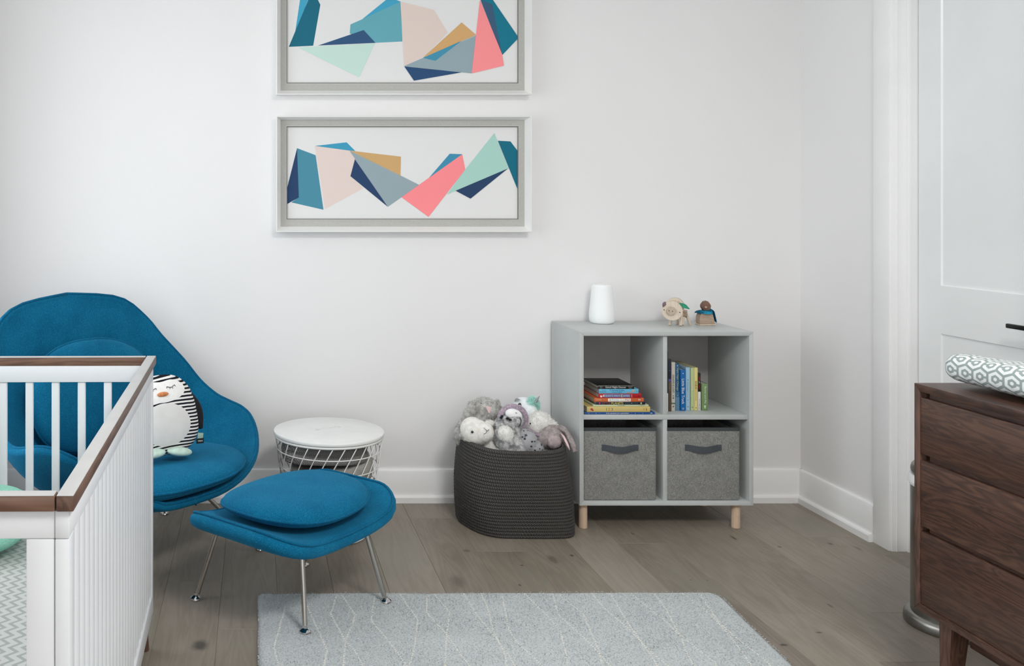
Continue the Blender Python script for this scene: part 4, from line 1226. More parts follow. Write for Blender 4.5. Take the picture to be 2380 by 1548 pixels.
# back cushion
def back_map(x, y, h):
    # y is height along the back
    z = .575 + y * .97
    yb = .235 + .075 * (z - .45) / .45 - .30 * x * x
    return Vector((x, yb - .045 - h, z))
bm, seam = cushion_bm(superell(.285, .215, 2.4), .125, back_map, p=3.0, bottom=.7)
bc_ = obj('back_cushion', bm, M['blue'], chair, smooth=180)
bm = BM(); tube(bm, seam, .005, 8, closed=True); obj('piping', bm, M['pipe_blue'], bc_, smooth=180)
# legs: world feet are seen at two places
def leg_to(root, top, foot, r=.0082, foot_z=0.0):
    Mi = ROOTM[root.name].inverted()
    a = Vector(top); b = Vector(foot)
    bm = BM(); mid = a.lerp(b, .5) + Vector((0, 0, 0))
    tube(bm, [a, a.lerp(b, .25), mid, a.lerp(b, .8), b + (a - b).normalized() * .022], r, 14)
    lg = obj('leg', bm, M['steel'], root)
    bm = BM(); prof = [(0, 0), (.0165, 0), (.0185, .003), (.0175, .008), (.012, .013), (.006, .0165), (.0052, .026), (0, .027)]
    lathe(bm, [(q, w * .9) for q, w in prof], b, 24)
    obj('glide', bm, M['chrome'], lg)
    return lg
Mi = ROOTM[chair.name].inverted()
CHF = Mi @ floor_at(605, 1277)
legs = [((.20, -.22, .235), CHF), ((-.20, -.22, .235), (-CHF[0], CHF[1])), ((.262, .112, .315), (.41, .26)), ((-.262, .112, .315), (-.41, .26))]
for tp, ft in legs:
    leg_to(chair, tp, (ft[0], ft[1], 0))
bm = BM()
for s in (1, -1):
    tube(bm, catmull([(s * .20, -.22, .237), (s * .20, -.08, .212), (s * .235, .08, .250), (s * .262, .112, .315)], 5), .0082, 12)
    tube(bm, catmull([(s * .36, -.10, .37), (s * .30, -.11, .27), (s * .20, -.12, .214)], 5), .0082, 12)
tube(bm, [(-.20, -.08, .212), (.20, -.08, .212)], .0082, 12)
obj('under_frame', bm, M['steel'], chair)

# ottoman
ott = thing('ottoman', 'teal wool ottoman with upturned ends and a loose cushion on chrome legs', 'ottoman', (OTX, OTY, 0), heading_rot(math.radians(OTA)))
def osurf(x, y):
    u = min(1.0, abs(x) / .348)
    return .290 + .078 * u ** 3.4 - .008 * (1 - u) * (y / .26) ** 2
def oshell(x, y, h):
    e = .004
    nx_ = -(osurf(x + e, y) - osurf(x - e, y)) / (2 * e); ny_ = -(osurf(x, y + e) - osurf(x, y - e)) / (2 * e)
    nrm = Vector((nx_, ny_, 1)).normalized()
    return Vector((x, y, osurf(x, y))) + nrm * (h - .010)
bm, _ = cushion_bm(roundrect(.328, .226, .125), .052, oshell, p=26, q=.55, rings=26)
obj('shell', bm, M['blue'], ott, smooth=180)
for hh, rr2 in ((.0195, .980),):
    ol = roundrect(.328 * rr2, .226 * rr2, .125 * rr2)
    bm = BM(); tube(bm, [oshell(*ol(2 * PI * k / 96), hh) for k in range(96)], .0042, 8, closed=True); obj('piping', bm, M['pipe_blue'], ott, smooth=180)
def omap(x, y, h):
    b = .311 + .030 * (abs(x) / .3) ** 2.4
    return Vector((x, y, b + .035 + h))
bm, seam = cushion_bm(superell(.252, .205, 2.4), .100, omap, p=3.2, bottom=.75)
oc = obj('cushion', bm, M['blue'], ott, smooth=180)
bm = BM(); tube(bm, seam, .0045, 8, closed=True); obj('piping', bm, M['pipe_blue'], oc, smooth=180)
Mo = ROOTM[ott.name].inverted()
feet = [floor_at(455, 1393), floor_at(709.5, 1471, .012), floor_at(897, 1400, .012), floor_at(708, 1314)]
for i_, (ft, tp) in enumerate(zip(feet, [(491, 1232), (704, 1280), (866, 1240), (700, 1270)])):
    f_ = Mo @ Vector(ft); rug_z = .012 if i_ in (1, 2) else 0
    top = Vector((f_.x * .78, f_.y * .74, .266))
    leg_to(ott, top, f_)
bm = BM()
tube(bm, [(-.18, -.12, .254), (.18, -.12, .254), (.18, .12, .254), (-.18, .12, .254)], .007, 10, closed=True)
obj('under_frame', bm, M['steel'], ott)

# ================================================================ penguin cushion
PG = at(396, 1062, 3.27)
pen = thing('penguin_cushion', 'black and white striped penguin cushion sitting on the teal chair', 'cushion', (PG.x, PG.y, PG.z), math.radians(20))
# local: x right, y back, z up, leaning back
lean_ = Matrix.Rotation(math.radians(-16), 4, 'X') @ Matrix.Rotation(math.radians(-4), 4, 'Y')
def pen_out(a):
    c, s = math.cos(a), math.sin(a)
    w = .118 if s > 0 else .128
    w2 = .118 + .018 * max(0, -s)
    return (w2 * math.copysign(abs(c) ** .82, c), .142 * math.copysign(abs(s) ** .86, s))
def pmap(x, y, h): return Vector((x, -h, .150 + y))
bm, seam = cushion_bm(pen_out, .125, pmap, p=2.4, bottom=1.0, rings=16)
bm.transform(lean_); obj('body', bm, M['penguin'], pen, smooth=180)
def pen_surf(x, z, off=.0008):
    # height of the front surface at x,z
    y = z - .150; a = math.atan2(y / .142, x / .122); ox, oy = pen_out(a)
    r = min(.999, math.hypot(x, y) / max(1e-6, math.hypot(ox, oy)))
    h = .0625 * (max(0, 1 - r ** 2.4)) ** .5
    return Vector((x, -h - off, z))
def patch(name, cx, cz, rx, rz, mat, parent=pen, off=.0012, label=None, notch=0.0):
    bm = BM(); rows = []
    for i in range(0, 9):
        r = max(i / 8, .01); row = []
        for k in range(40):
            a = 2 * PI * k / 40
            x = cx + rx * r * math.cos(a) * (1 - notch * (math.exp(-((a - PI / 2) / .35) ** 2)) * 0); z = cz + rz * r * math.sin(a) * (1 - notch * math.exp(-((a - PI / 2) / .4) ** 2))
            row.append(pen_surf(x, z, off * (1 if i < 8 else .1)))
        rows.append(row)
    grid(bm, rows, close_u=True, cap0=True); bm.transform(lean_); return obj(name, bm, mat, parent, smooth=180, label=label)
patch('face', -.012, .232, .088, .044, M['jersey_white'], notch=.30)
patch('belly', -.012, .112, .090, .074, M['jersey_grey'])
bm = BM()
for k in range(1): ellipsoid(bm, pen_surf(-.012, .218, .004), (.021, .007, .0085), 16)
bm.transform(lean_); obj('beak', bm, M['beak'], pen, smooth=180, label='orange beak')
for sx in (1, -1):
    bm = BM(); pts = [pen_surf(-.012 + sx * (.020 + .031 * k / 8), .243 - .004 * math.sin(PI * k / 8) + (.003 if k > 5 else 0), .003) for k in range(9)]
    tube(bm, pts, .0011, 6)
    for k in (0, 3, 5, 8):
        tube(bm, [pts[k], pts[k] + Vector((sx * -.002 if k < 4 else sx * .002, 0, -.0065))], .0009, 5)
    bm.transform(lean_); obj('closed_eye', bm, M['eye'], pen, smooth=180)
    bm = BM(); ellipsoid(bm, (-.024 + sx * .048, -.036, .026), (.046, .032, .0155), 20, Matrix.Rotation(sx * .12, 4, 'Y')); obj('foot', bm, M['mint_light'], pen, smooth=180, label='pale mint foot')
bm = BM(); rows = []
for i in range(13):
    u = i / 12; w = .026 * math.sin(PI * (u * .86 + .07)) + .002; c = Vector((.082 + .048 * u, .044 + .010 * u, .215 - .135 * u))
    rows.append([c + Vector((w * math.cos(a) * .9, .010 * math.sin(a), w * math.cos(a) * .35)) for a in [2 * PI * k / 12 for k in range(12)]])
grid(bm, rows, close_u=True, cap0=True, cap1=True); obj('flipper', bm, M['black_cloth'], pen, smooth=180, label='black flipper')
bm = BM(); rows = []
for i in range(13):
    u = i / 12; w = .026 * math.sin(PI * (u * .86 + .07)) + .002; c = Vector((-.082 - .048 * u, .044 + .010 * u, .215 - .135 * u))
    rows.append([c + Vector((w * math.cos(a) * .9, .010 * math.sin(a), -w * math.cos(a) * .35)) for a in [2 * PI * k / 12 for k in range(12)]])
grid(bm, rows, close_u=True, cap0=True, cap1=True); obj('flipper', bm, M['black_cloth'], pen, smooth=180, label='black flipper')
tb = BM(); box(tb, .086, .106, -.022, -.0206, .066, .094, .0003); tb.transform(Matrix.Rotation(.12, 4, 'Y')); obj('green_tag', tb, M['tag_green'], pen)
tb = BM(); box(tb, .088, .116, -.028, -.0266, .046, .064, .0003); tg = obj('black_tag', tb, M['tag_black'], pen)
tx = text_bm('MINI', .008, .016, .00005, .005); tx.transform(Matrix.Translation((.103, -.0284, .055)) @ Matrix.Rotation(PI / 2, 4, 'X')); obj('lettering', tx, M['white_ink'], tg, smooth=0, fixn=False)

# ================================================================ crib
CR = Vector((-.279, 1.403, 0)); crib = thing('crib', 'white crib with walnut-brown top rails and slatted ends in the near left corner', 'crib', CR, math.radians(.75))
# local: x<0 to the left, y>0 away; outer right face at x=-.008
L_, Wd = 1.318, .76; ZT = .860; RH = .0238; RW = .0275
bm = BM()
def cb(name, x0, x1, y0, y1, z0, z1, mat, bev=.0018, label=None):
    bm = BM(); box(bm, x0, x1, y0, y1, z0, z1, bev); return obj(name, bm, mat, crib, label=label)
cb('side_rail', -RW, 0, 0, L_, ZT - RH, ZT, M['rail_wood'], .0025, 'walnut-brown rail')
cb('side_rail', -Wd, -Wd + RW, 0, L_, ZT - RH, ZT, M['rail_wood'], .0025, 'walnut-brown rail')
for y0 in (.0005, L_ - RW - .0005):
    cb('end_rail', -Wd + RW + .001, -RW - .0018, y0, y0 + RW, ZT - RH, ZT, M['rail_wood_x'], .0025, 'walnut-brown rail')
# pale strips on the rails, glare on their tops put into colour
bm = BM(); box(bm, -RW + .0008, -.0008, .0008, L_ - .0008, ZT, ZT + .0012, .0005); obj('rail_glare_strip', bm, M['cap'], crib, label='pale strip of painted glare on the rail')
bm = BM(); box(bm, -Wd + .0008, -Wd + RW - .0008, .0008, L_ - .0008, ZT, ZT + .0012, .0005); obj('rail_glare_strip', bm, M['cap'], crib, label='pale strip of painted glare on the rail')
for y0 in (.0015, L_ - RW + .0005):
    bm = BM(); box(bm, -Wd + RW + .003, -RW - .0035, y0, y0 + RW - .002, ZT, ZT + .0012, .0005); obj('rail_glare_strip', bm, M['cap'], crib, label='pale strip of painted glare on the rail')
XO = -.008          # outer face of the right side
zb_ = .104
w_ = M['crib_white']
for xs in (0, 1):
    def X(a, b): return (a, b) if xs == 0 else (-Wd - b, -Wd - a)
    x0, x1 = X(XO - .022, XO)
    zt = ZT - RH - .0002
    cb('post', x0, x1, .006, .046, zb_, zt - .0435, w_); cb('post', x0, x1, L_ - .032, L_ - .006, zb_, zt - .0435, w_)
    cb('top_board', x0, x1, .006, L_ - .006, zt - .043, zt, w_); cb('bottom_board', x0, x1, .047, L_ - .033, zb_, zb_ + .058, w_)
    bm = BM(); n = 0; pitch = .0500; rows = []
    xi0, xi1 = X(XO - .020, XO - .005)
    y = .047; prof = []
    while y < L_ - .0335:
        for a, d in ((0, .0080), (.0018, .0056), (.005, .0036), (.010, .0018), (.017, .0005), (.025, 0), (.033, .0005), (.040, .0018), (.045, .0036), (.0482, .0056)):
            if y + a < L_ - .0335: prof.append((y + a, d))
        y += pitch
    sgn = 1 if xs == 0 else -1; xf = xi1 if xs == 0 else xi0; xb = xi0 if xs == 0 else xi1
    fr = [Vector((xf - sgn * d, yy, 0)) for yy, d in prof]; bk_ = [Vector((xb, yy, 0)) for yy, d in prof]
    za_, zb2_ = zb_ + .058, zt - .043
    grid(bm, [[p + Vector((0, 0, za_)) for p in fr], [p + Vector((0, 0, zb2_)) for p in fr], [p + Vector((0, 0, zb2_)) for p in bk_], [p + Vector((0, 0, za_)) for p in bk_]], close_v=True)
    obj('beadboard_panel', bm, w_, crib, smooth=60)
# slatted ends
for (y0, y1) in ((.008, .030), (L_ - .030, L_ - .008)):
    xa, xb = -Wd + .008 + .0225, XO - .0225
    zt = ZT - RH - .0002
    ztb = .0435 if y0 < .1 else .0475
    cb('end_board', xa, xb, y0, y1, zt - ztb, zt, w_); cb('end_board', xa, xb, y0, y1, zb_, zb_ + .06, w_)
    cb('stile', xb - .044, xb - .0004, y0, y1, zb_ + .0605, zt - ztb - .0004, w_); cb('stile', xa + .0004, xa + .044, y0, y1, zb_ + .0605, zt - ztb - .0004, w_)
    ym = (y0 + y1) / 2
    x = xb - .044 - .0545 - .0115
    while x > xa + .06:
        bm = BM(); box(bm, x - .0113, x + .0113, ym - .007, ym + .007, zb_ + .0605, zt - ztb - .0004, .004, 3); obj('slat', bm, w_, crib); x -= .0766
for lx in (-.036, -Wd + .036):
    for ly in (.045, L_ - .045):
        bm = BM(); sx = 1 if lx > -.3 else -1; sy = -1 if ly < .5 else 1
        cyl(bm, (lx - sx * .006, ly, zb_ + .001), (lx + sx * .006, ly + sy * .018, 0), .020, .012, 20); obj('leg', bm, M['walnut_v'], crib, label='dark brown tapered leg')
cb('mattress_base', -Wd + .036, -.032, .036, L_ - .036, .285, .30, w_)
bm = BM(); box(bm, -Wd + .040, -.036, .038, L_ - .038, .3012, .45, .03, 5)
mt = single('crib_mattress', bm, M['chevron'], 'crib mattress in a white and pale grey zigzag fitted sheet', 'mattress', (CR.x, CR.y, .3012), math.radians(.75), world=False)
# mesh is in crib coordinates, lower it to the base of its own root
for v in mt.data.vertices: v.co.z -= .3012
def pil(x, y, h):
    s = (1 - .22 * ((abs(x) / .21) ** 3) * ((abs(y) / .21) ** 3))
    return Vector((x * s, y * s, h))
bm, seam = cushion_bm(superell(.215, .205, 4.5), .098, lambda x, y, h: pil(x, y, h), p=3.0, q=.62)
Mx = Matrix.Rotation(math.radians(3), 4, 'X')
bm.transform(Matrix.Translation((0, 0, .056)) @ Mx)
single('throw_pillow', bm, M['mint'], 'mint green linen pillow lying in the crib', 'pillow', (-.785, 2.325, .452), math.radians(9), world=False, smooth=180)

# ================================================================ dresser
DXF = 1.738; DF = 2.42; DN = .98; DTop, DBot = .8385, .246
dr = thing('dresser', 'walnut dresser with three recessed-grip drawers at the right edge', 'dresser', (DXF + .23, (DF + DN) / 2, 0))
DXB = DXF + .46; tk = .019
def dpanel(name, pts, mat, ax='y', bev=.0012):
    bm = BM(); extrude_poly(bm, [(DXF, yy, zz) for yy, zz in pts], (DXB - DXF, 0, 0), bev=bev); return obj(name, bm, mat, dr, world=True)
dpanel('top_panel', [(DF, DTop), (DN, DTop), (DN + tk, DTop - tk), (DF - tk, DTop - tk)], M['walnut'])
dpanel('bottom_panel', [(DF, DBot), (DN, DBot), (DN + tk, DBot + tk), (DF - tk, DBot + tk)], M['walnut'])
dpanel('side_panel', [(DF, DBot), (DF, DTop), (DF - tk, DTop - tk), (DF - tk, DBot + tk)], M['walnut_v'])
dpanel('side_panel', [(DN, DBot), (DN, DTop), (DN + tk, DTop - tk), (DN + tk, DBot + tk)], M['walnut_v'])
bm = BM(); box(bm, DXF + .035, DXB - .01, DN + tk, DF - tk, DBot + tk, DTop - tk); obj('carcass', bm, M['skeleton_green'], dr, world=True)
for (z0, z1), mt_ in zip(((.6575, .8045), (.4695, .640), (.2655, .4555)), (M['walnut'], M['walnut_figured'], M['walnut'])):
    bm = BM(); box(bm, DXF + .002, DXF + .022, DN + tk + .0015, DF - tk - .0015, z0, z1, .0012); d_ = obj('drawer', bm, mt_, dr, world=True)
    bm = BM(); box(bm, DXF + .014, DXF + .034, DN + tk + .03, DF - tk - .018, z1 + .0002, z1 + .0145); obj('grip_rail', bm, M['walnut'], d_, world=True)
bm = BM(); box(bm, DXF + .05, DXB - .05, DN + .08, DF - .08, DBot - .03, DBot, .003)
box(bm, DXF + .045, DXF + .065, DN + .12, DF - .13, DBot - .045, DBot, .003); obj('base_frame', bm, M['walnut'], dr, world=True)
for lx in (DXF + .035, DXB - .035):
    for ly, sy in ((DF - .095, 1), (DN + .095, -1)):
        bm = BM(); a = .024; b = .014
        top = [Vector((lx + u * a, ly + v * a, DBot - .0006)) for u, v in ((-1, -1), (1, -1), (1, 1), (-1, 1))]
        bot = [Vector((lx + u * b, ly + v * b + sy * .02, 0)) for u, v in ((-1, -1), (1, -1), (1, 1), (-1, 1))]
        grid(bm, [bot, top], close_u=True, cap0=True, cap1=True); bmesh.ops.bevel(bm, geom=bm.edges[:], offset=.003, segments=2, affect='EDGES'); obj('leg', bm, M['walnut_v'], dr, world=True)
# changing pad
px0, px1, py0, py1 = 1.788, 2.175, 1.66, 2.395
bm = BM(); NX, NY = 40, 70; uvl = bm.loops.layers.uv.new('UVMap')
import itertools
prof = []
hw = (px1 - px0) / 2; n_ = 64
def pad_h(u):   # contoured pad: higher along both long sides
    return .062 + .024 * abs(u) ** 2.2
circ = []
for k in range(n_):
    a = 2 * PI * k / n_; c, s = math.cos(a), math.sin(a)
    e = 3.2; x = hw * math.copysign(abs(c) ** (2 / e), c); zz = math.copysign(abs(s) ** (2 / e), s)
    z = .044 + .042 * zz if zz < 0 else .044 + (.040 + .022 * (abs(x) / hw) ** 2 - .018 * (1 - (abs(x) / hw) ** 2)) * zz
    circ.append((x, z))
per = [0]
for k in range(n_): a, b = circ[k], circ[(k + 1) % n_]; per.append(per[-1] + math.hypot(b[0] - a[0], b[1] - a[1]))
rws = []; ys = []
nl = 80
for j in range(nl + 1):
    t_ = j / nl; a_ = PI * t_
    y = py0 + (py1 - py0) * t_
    dend = min(y - py0, py1 - y); rend = .035
    s_ = 1.0 if dend > rend else math.sqrt(max(0.0, 1 - ((rend - dend) / rend) ** 2)) * .75 + .25
    hx = 1.0 if dend > rend else 1 - .10 * (1 - math.sqrt(max(0.0, 1 - ((rend - dend) / rend) ** 2)))
    rws.append([Vector(((px0 + px1) / 2 + x * hx + .0015 * math.sin(y * 23 + x * 9), y, DTop + .0012 + .045 + (z - .045) * s_ + (.0015 * math.sin(y * 31 + x * 20) if z > .03 else 0))) for x, z in circ]); ys.append(y)
vr = [[bm.verts.new(p) for p in r] for r in rws]
yo = [0]
for j in range(nl): yo.append(yo[-1] + (rws[j + 1][n_ // 2] - rws[j][n_ // 2]).length)
for j in range(nl):
    for k in range(n_):
        kk = (k + 1) % n_; f = bm.faces.new((vr[j][k], vr[j][kk], vr[j + 1][kk], vr[j + 1][k]))
        for lp, uv in zip(f.loops, ((yo[j], per[k]), (yo[j], per[k + 1]), (yo[j + 1], per[k + 1]), (yo[j + 1], per[k]))): lp[uvl].uv = uv
for r in (vr[0][::-1], vr[-1]):
    f = bm.faces.new(r)
    for lp in f.loops: lp[uvl].uv = (lp.vert.co.x, lp.vert.co.z)
single('changing_pad', bm, M['hex'], 'contoured changing pad in a grey and white honeycomb cover on the dresser', 'changing pad', ((px0 + px1) / 2, (py0 + py1) / 2, DTop + .0012), smooth=180)

# ================================================================ pedal bin
cc = Vector((2.1635, 2.845, 0))
pb = thing('pedal_bin', 'brushed steel pedal bin with a white plastic collar behind the dresser', 'pedal bin', cc)
bm = BM(); lathe(bm, [(.10, 0), (.126, 0), (.1275, .004), (.1275, .012), (.1255, .026), (.119, .034), (.111, .037), (.10, .037)], cc, 64); obj('base_ring', bm, M['can'], pb, world=True)
bm = BM(); lathe(bm, [(.100, .02), (.1085, .02), (.1085, .430), (.100, .430)], cc, 96); obj('body', bm, M['can'], pb, world=True)
bm = BM(); lathe(bm, [(.1065, .430), (.1110, .4305), (.1115, .438), (.1125, .4385), (.1155, .440), (.1150, .448), (.1110, .462), (.10, .4635)], cc, 96); obj('collar', bm, M['white_plastic'], pb, world=True, label='white plastic collar')
bm = BM(); lathe(bm, [(.098, .4635), (.1035, .4635), (.1065, .468), (.1080, .475), (.1078, .483), (.1055, .491), (.100, .498), (.088, .504), (.06, .509), (.03, .511), (0, .5115)], cc, 96); obj('lid', bm, M['can'], pb, world=True)
dd_ = Vector((-.93, -.37, 0))
bm = BM(); q = cc + dd_ * .1085 + Vector((0, 0, .401)); cyl(bm, q - dd_ * .001, q + dd_ * .006, .014, n=24, bev=.002); obj('handle_button', bm, M['white_plastic'], pb, world=True, label='white round handle boss')
bm = BM(); q = cc + Vector((.02, -.128, .012)); box(bm, q.x - .03, q.x + .03, q.y - .028, q.y + .004, .012, .018, .002); obj('pedal', bm, M['can'], pb, world=True)

# ================================================================ rug
rx0, rx1, ry0, ry1 = .008, 1.545, .55, 3.062
RZ = .0145
bm = BM(); nx, ny = 150, 240; rr = random.Random(11)
def inside_r(x, y, r=.045):
    return x, y
rows = []
def rug_edge(t, s):  # small wander of the edges
    return .004 * noise.noise(Vector((t * 3.1, s * 7.7, 1.3)))
for j in range(ny + 1):
    v = j / ny; row = []
    for i in range(nx + 1):
        u = i / nx
        y = ry0 + (ry1 - ry0) * v; xl = rx0 + rug_edge(v * 3, 1); xr = rx1 - .035 * (1 - (y - 2.57) / .49) * (1 if y > 2.2 else .0) * 0 - (3.06 - y) * .075 + rug_edge(v * 3, 2)
        # rounded corners at the far end
        dy = ry1 - y
        if dy < .05: xr -= .05 - math.sqrt(max(0, .05 ** 2 - (.05 - dy) ** 2))
        if dy < .02: xl += .02 - math.sqrt(max(0, .02 ** 2 - (.02 - dy) ** 2))
        x = xl + (xr - xl) * u
        yy = y + rug_edge(u * 3, 3) * (1 if v > .5 else 0) + (.010 * u if v > .9 else 0) * 1
        z = RZ + .0012 * noise.noise(Vector((x * 9, y * 9, 0))) + .0007 * noise.noise(Vector((x * 60, y * 60, 2)))
        eu = min(u, 1 - u) * 1.5; ev = min(v, 1 - v) * 2.5; ed = min(eu, ev)
        if ed < .012: z -= .006 * (1 - ed / .012) ** 2
        row.append(Vector((x, yy, z)))
    rows.append(row)
vr = grid(bm, rows)
edge = [vr[0][i] for i in range(nx + 1)] + [vr[j][nx] for j in range(1, ny + 1)] + [vr[ny][i] for i in range(nx - 1, -1, -1)] + [vr[j][0] for j in range(ny - 1, 0, -1)]
lo = [bm.verts.new((v.co.x, v.co.y, .0006)) for v in edge]
for k in range(len(edge)):
    kk = (k + 1) % len(edge); bm.faces.new((edge[k], lo[k], lo[kk], edge[kk]))
# yarn ends standing at the border and across the pile
def tuft(p, d, L, w, mi=0):
    s = d.cross(Vector((rr.uniform(-1, 1), rr.uniform(-1, 1), .3))).normalized() * w
    a = bm.verts.new(p - s); b = bm.verts.new(p + s); c = bm.verts.new(p + d * L + s * .6); e = bm.verts.new(p + d * L - s * .6)
    bm.faces.new((a, b, c, e)).material_index = mi
ec = [v.co.copy() for v in edge]; cen_r = Vector(((rx0 + rx1) / 2, (ry0 + ry1) / 2, 0))
for k in range(len(ec)):
    a, b = ec[k], ec[(k + 1) % len(ec)]
    if a.y < 2.3: continue
    o_ = Vector(((b - a).y, -(b - a).x, 0)).normalized()
    for _ in range(9):
        p = a.lerp(b, rr.random()); p.z = rr.uniform(.003, RZ)
        tuft(p, (o_ + Vector((rr.uniform(-.5, .5), rr.uniform(-.5, .5), rr.uniform(-.2, .7)))).normalized(), rr.uniform(.0015, .0040), .0009)
for _ in range(26000):
    u, v = rr.random(), rr.random() ** .6
    y = 2.3 + (ry1 - .01 - 2.3) * v; x = rx0 + .01 + (rx1 - .075 * (3.06 - y) - rx0 - .03) * u
    tuft(Vector((x, y, RZ - .001)), Vector((rr.uniform(-.6, .6), rr.uniform(-.6, .6), 1)).normalized(), rr.uniform(.002, .0045), .0014)
# the pale dotted lines
SR = 1280 / 2380
lines = [[(50, 120), (90, 160), (45, 240)], [(155, 130), (135, 200), (105, 310), (125, 387)], [(250, 130), (290, 220), (335, 320), (320, 387)], [(375, 85), (350, 160), (410, 275), (455, 320), (490, 387)],
         [(400, 85), (455, 165), (440, 215), (415, 275), (405, 387)], [(540, 80), (525, 190), (575, 250), (640, 330), (680, 387)], [(650, 80), (725, 185), (715, 290), (690, 387)], [(765, 80), (765, 155), (850, 250), (900, 320), (950, 387)],
         [(800, 80), (865, 155), (850, 260), (845, 387)], [(925, 75), (975, 155), (1030, 225), (1075, 280), (1105, 340), (1110, 387)], [(1000, 75), (1030, 140), (1050, 225), (1080, 290), (1120, 340), (1145, 387)], [(1090, 75), (1105, 150), (1120, 230), (1160, 290), (1215, 340), (1265, 387)],
         [(1190, 75), (1290, 175), (1345, 240), (1365, 320), (1375, 387)], [(1310, 75), (1335, 165), (1400, 225), (1470, 290), (1520, 340), (1560, 387)], [(1345, 85), (1440, 160), (1475, 240), (1510, 320), (1525, 387)], [(1480, 75), (1540, 145), (1620, 210), (1690, 280), (1735, 340), (1760, 387)],
         [(1560, 75), (1595, 135), (1640, 210), (1700, 290), (1750, 340), (1810, 387)], [(1650, 75), (1740, 145), (1810, 205), (1870, 270), (1880, 310), (1920, 387)], [(1750, 75), (1800, 140), (1850, 240), (1930, 310), (2010, 370)], [(1870, 75), (1950, 125), (2020, 195), (2080, 260), (2160, 370)], [(1950, 80), (1990, 140), (2040, 210), (2110, 270), (2240, 370)]]
def knot_r(p):
    t = bmesh.new(); bmesh.ops.create_icosphere(t, subdivisions=1, radius=1.0)
    t.transform(Matrix.Translation(p) @ Matrix.Diagonal((rr.uniform(.0036, .0054), rr.uniform(.0024, .0034), .0015, 1)))
    join(bm, t, mi=1)
for ln in lines:
    P_ = [floor_at(580 + x * SR, 1340 + y * SR, RZ) for x, y in ln]
    # carry the zigzag on towards the camera
    dxs = P_[-1].x - P_[0].x
    q = P_[-1]; s = 1
    while q.y > .7:
        s = -s; q = Vector((q.x + s * .05, q.y - .22, RZ)); P_.append(q)
    P_ = [p for p in P_ if rx0 + .01 < p.x < rx1 - .075 * (3.06 - p.y) - .02 and p.y < ry1 - .006]
    if len(P_) < 2: continue
    for a, b in zip(P_[:-1], P_[1:]):
        n = max(1, int((b - a).length / .0098))
        if a.y < 1.9: n = max(1, n // 2)
        for k in range(n):
            p = a.lerp(b, (k + rr.uniform(-.2, .2)) / n); p.x += rr.uniform(-.0012, .0012); p.z = RZ + .0012 * noise.noise(Vector((p.x * 9, p.y * 9, 0))) + .0004
            knot_r(p)
single('rug', bm, [M['rug'], M['rug_line']], 'pale blue-grey wool rug with thin cream wavering lines on the floor', 'rug', ((rx0 + rx1) / 2, (ry0 + ry1) / 2, 0), smooth=180, fixn=False)

# ================================================================ wire basket table
tb0 = Vector((.2905, 3.66, 0))
tbl = thing('wire_basket_table', 'round white wire basket table with a flat lid behind the ottoman', 'side table', tb0)
bm = BM(); R = .2205; zt = .4125
slot_a = math.radians(14)
lathe(bm, [(.075, zt - .014), (R - .003, zt - .014), (R - .001, zt - .012), (R, zt - .008), (R, zt - .004), (R - .0015, zt - .001), (R - .004, zt), (.075, zt)], tb0, 96, caps=False)
# the middle disc with its hand slot
slc = Vector((xat(762, 3.687), 3.687, 0))
ring_o = [tb0 + Vector((.075 * math.cos(2 * PI * k / 96), .075 * math.sin(2 * PI * k / 96), 0)) for k in range(96)]
def slot_pt(a, hl=.058, hw=.0115):
    c, s = math.cos(a), math.sin(a)
    v = Vector(((hl - hw) * max(-1, min(1, c * 1.6)) + hw * c, hw * max(-1, min(1, s * 1.5)), 0)); v.rotate(Matrix.Rotation(math.radians(28), 3, 'Z')); return v + slc
ring_i = [slot_pt(2 * PI * k / 96) for k in range(96)]
grid(bm, [[p + Vector((0, 0, zt)) for p in ring_o], [p + Vector((0, 0, zt)) for p in ring_i], [p + Vector((0, 0, zt - .011)) for p in ring_i]], close_u=True, cap1=True)
bmesh.ops.remove_doubles(bm, verts=bm.verts, dist=.0002)
obj('lid', bm, M['white_metal'], tbl, world=True, smooth=30)
def rad(z): return .150 + (.2125 - .150) * min(1, max(0, z - .006) / .386) ** .75
def ringz(bm, z, r, w=.0022):
    tube(bm, [tb0 + Vector((r * math.cos(2 * PI * k / 72), r * math.sin(2 * PI * k / 72), z)) for k in range(72)], w, 8, closed=True)
bm = BM()
ringz(bm, .392, rad(.392), .0052); ringz(bm, .343, rad(.343)); ringz(bm, .278, rad(.278)); ringz(bm, .21, rad(.21)); ringz(bm, .14, rad(.14)); ringz(bm, .07, rad(.07)); ringz(bm, .006, .150, .003); ringz(bm, .008, .09, .002)
for k in range(28):
    a0 = 2 * PI * k / 28
    pts = []
    for i in range(13):
        z = .390 - .384 * i / 12; a = a0 + 1.0 * (i / 12); pts.append(tb0 + Vector((rad(z) * math.cos(a + 0) , rad(z) * math.sin(a + 0), z)))
    # runs clockwise seen from above so that the front wires lean to the right
    pts = [Vector((2 * tb0.x - p.x, p.y, p.z)) if True else p for p in pts] if WFLIP else pts
    a = math.atan2(pts[-1].y - tb0.y, pts[-1].x - tb0.x)
    pts.append(tb0 + Vector((.05 * math.cos(a), .05 * math.sin(a), .008)))
    tube(bm, pts, .0021, 6)
obj('wire_basket', bm, M['white_metal'], tbl, world=True, smooth=180)
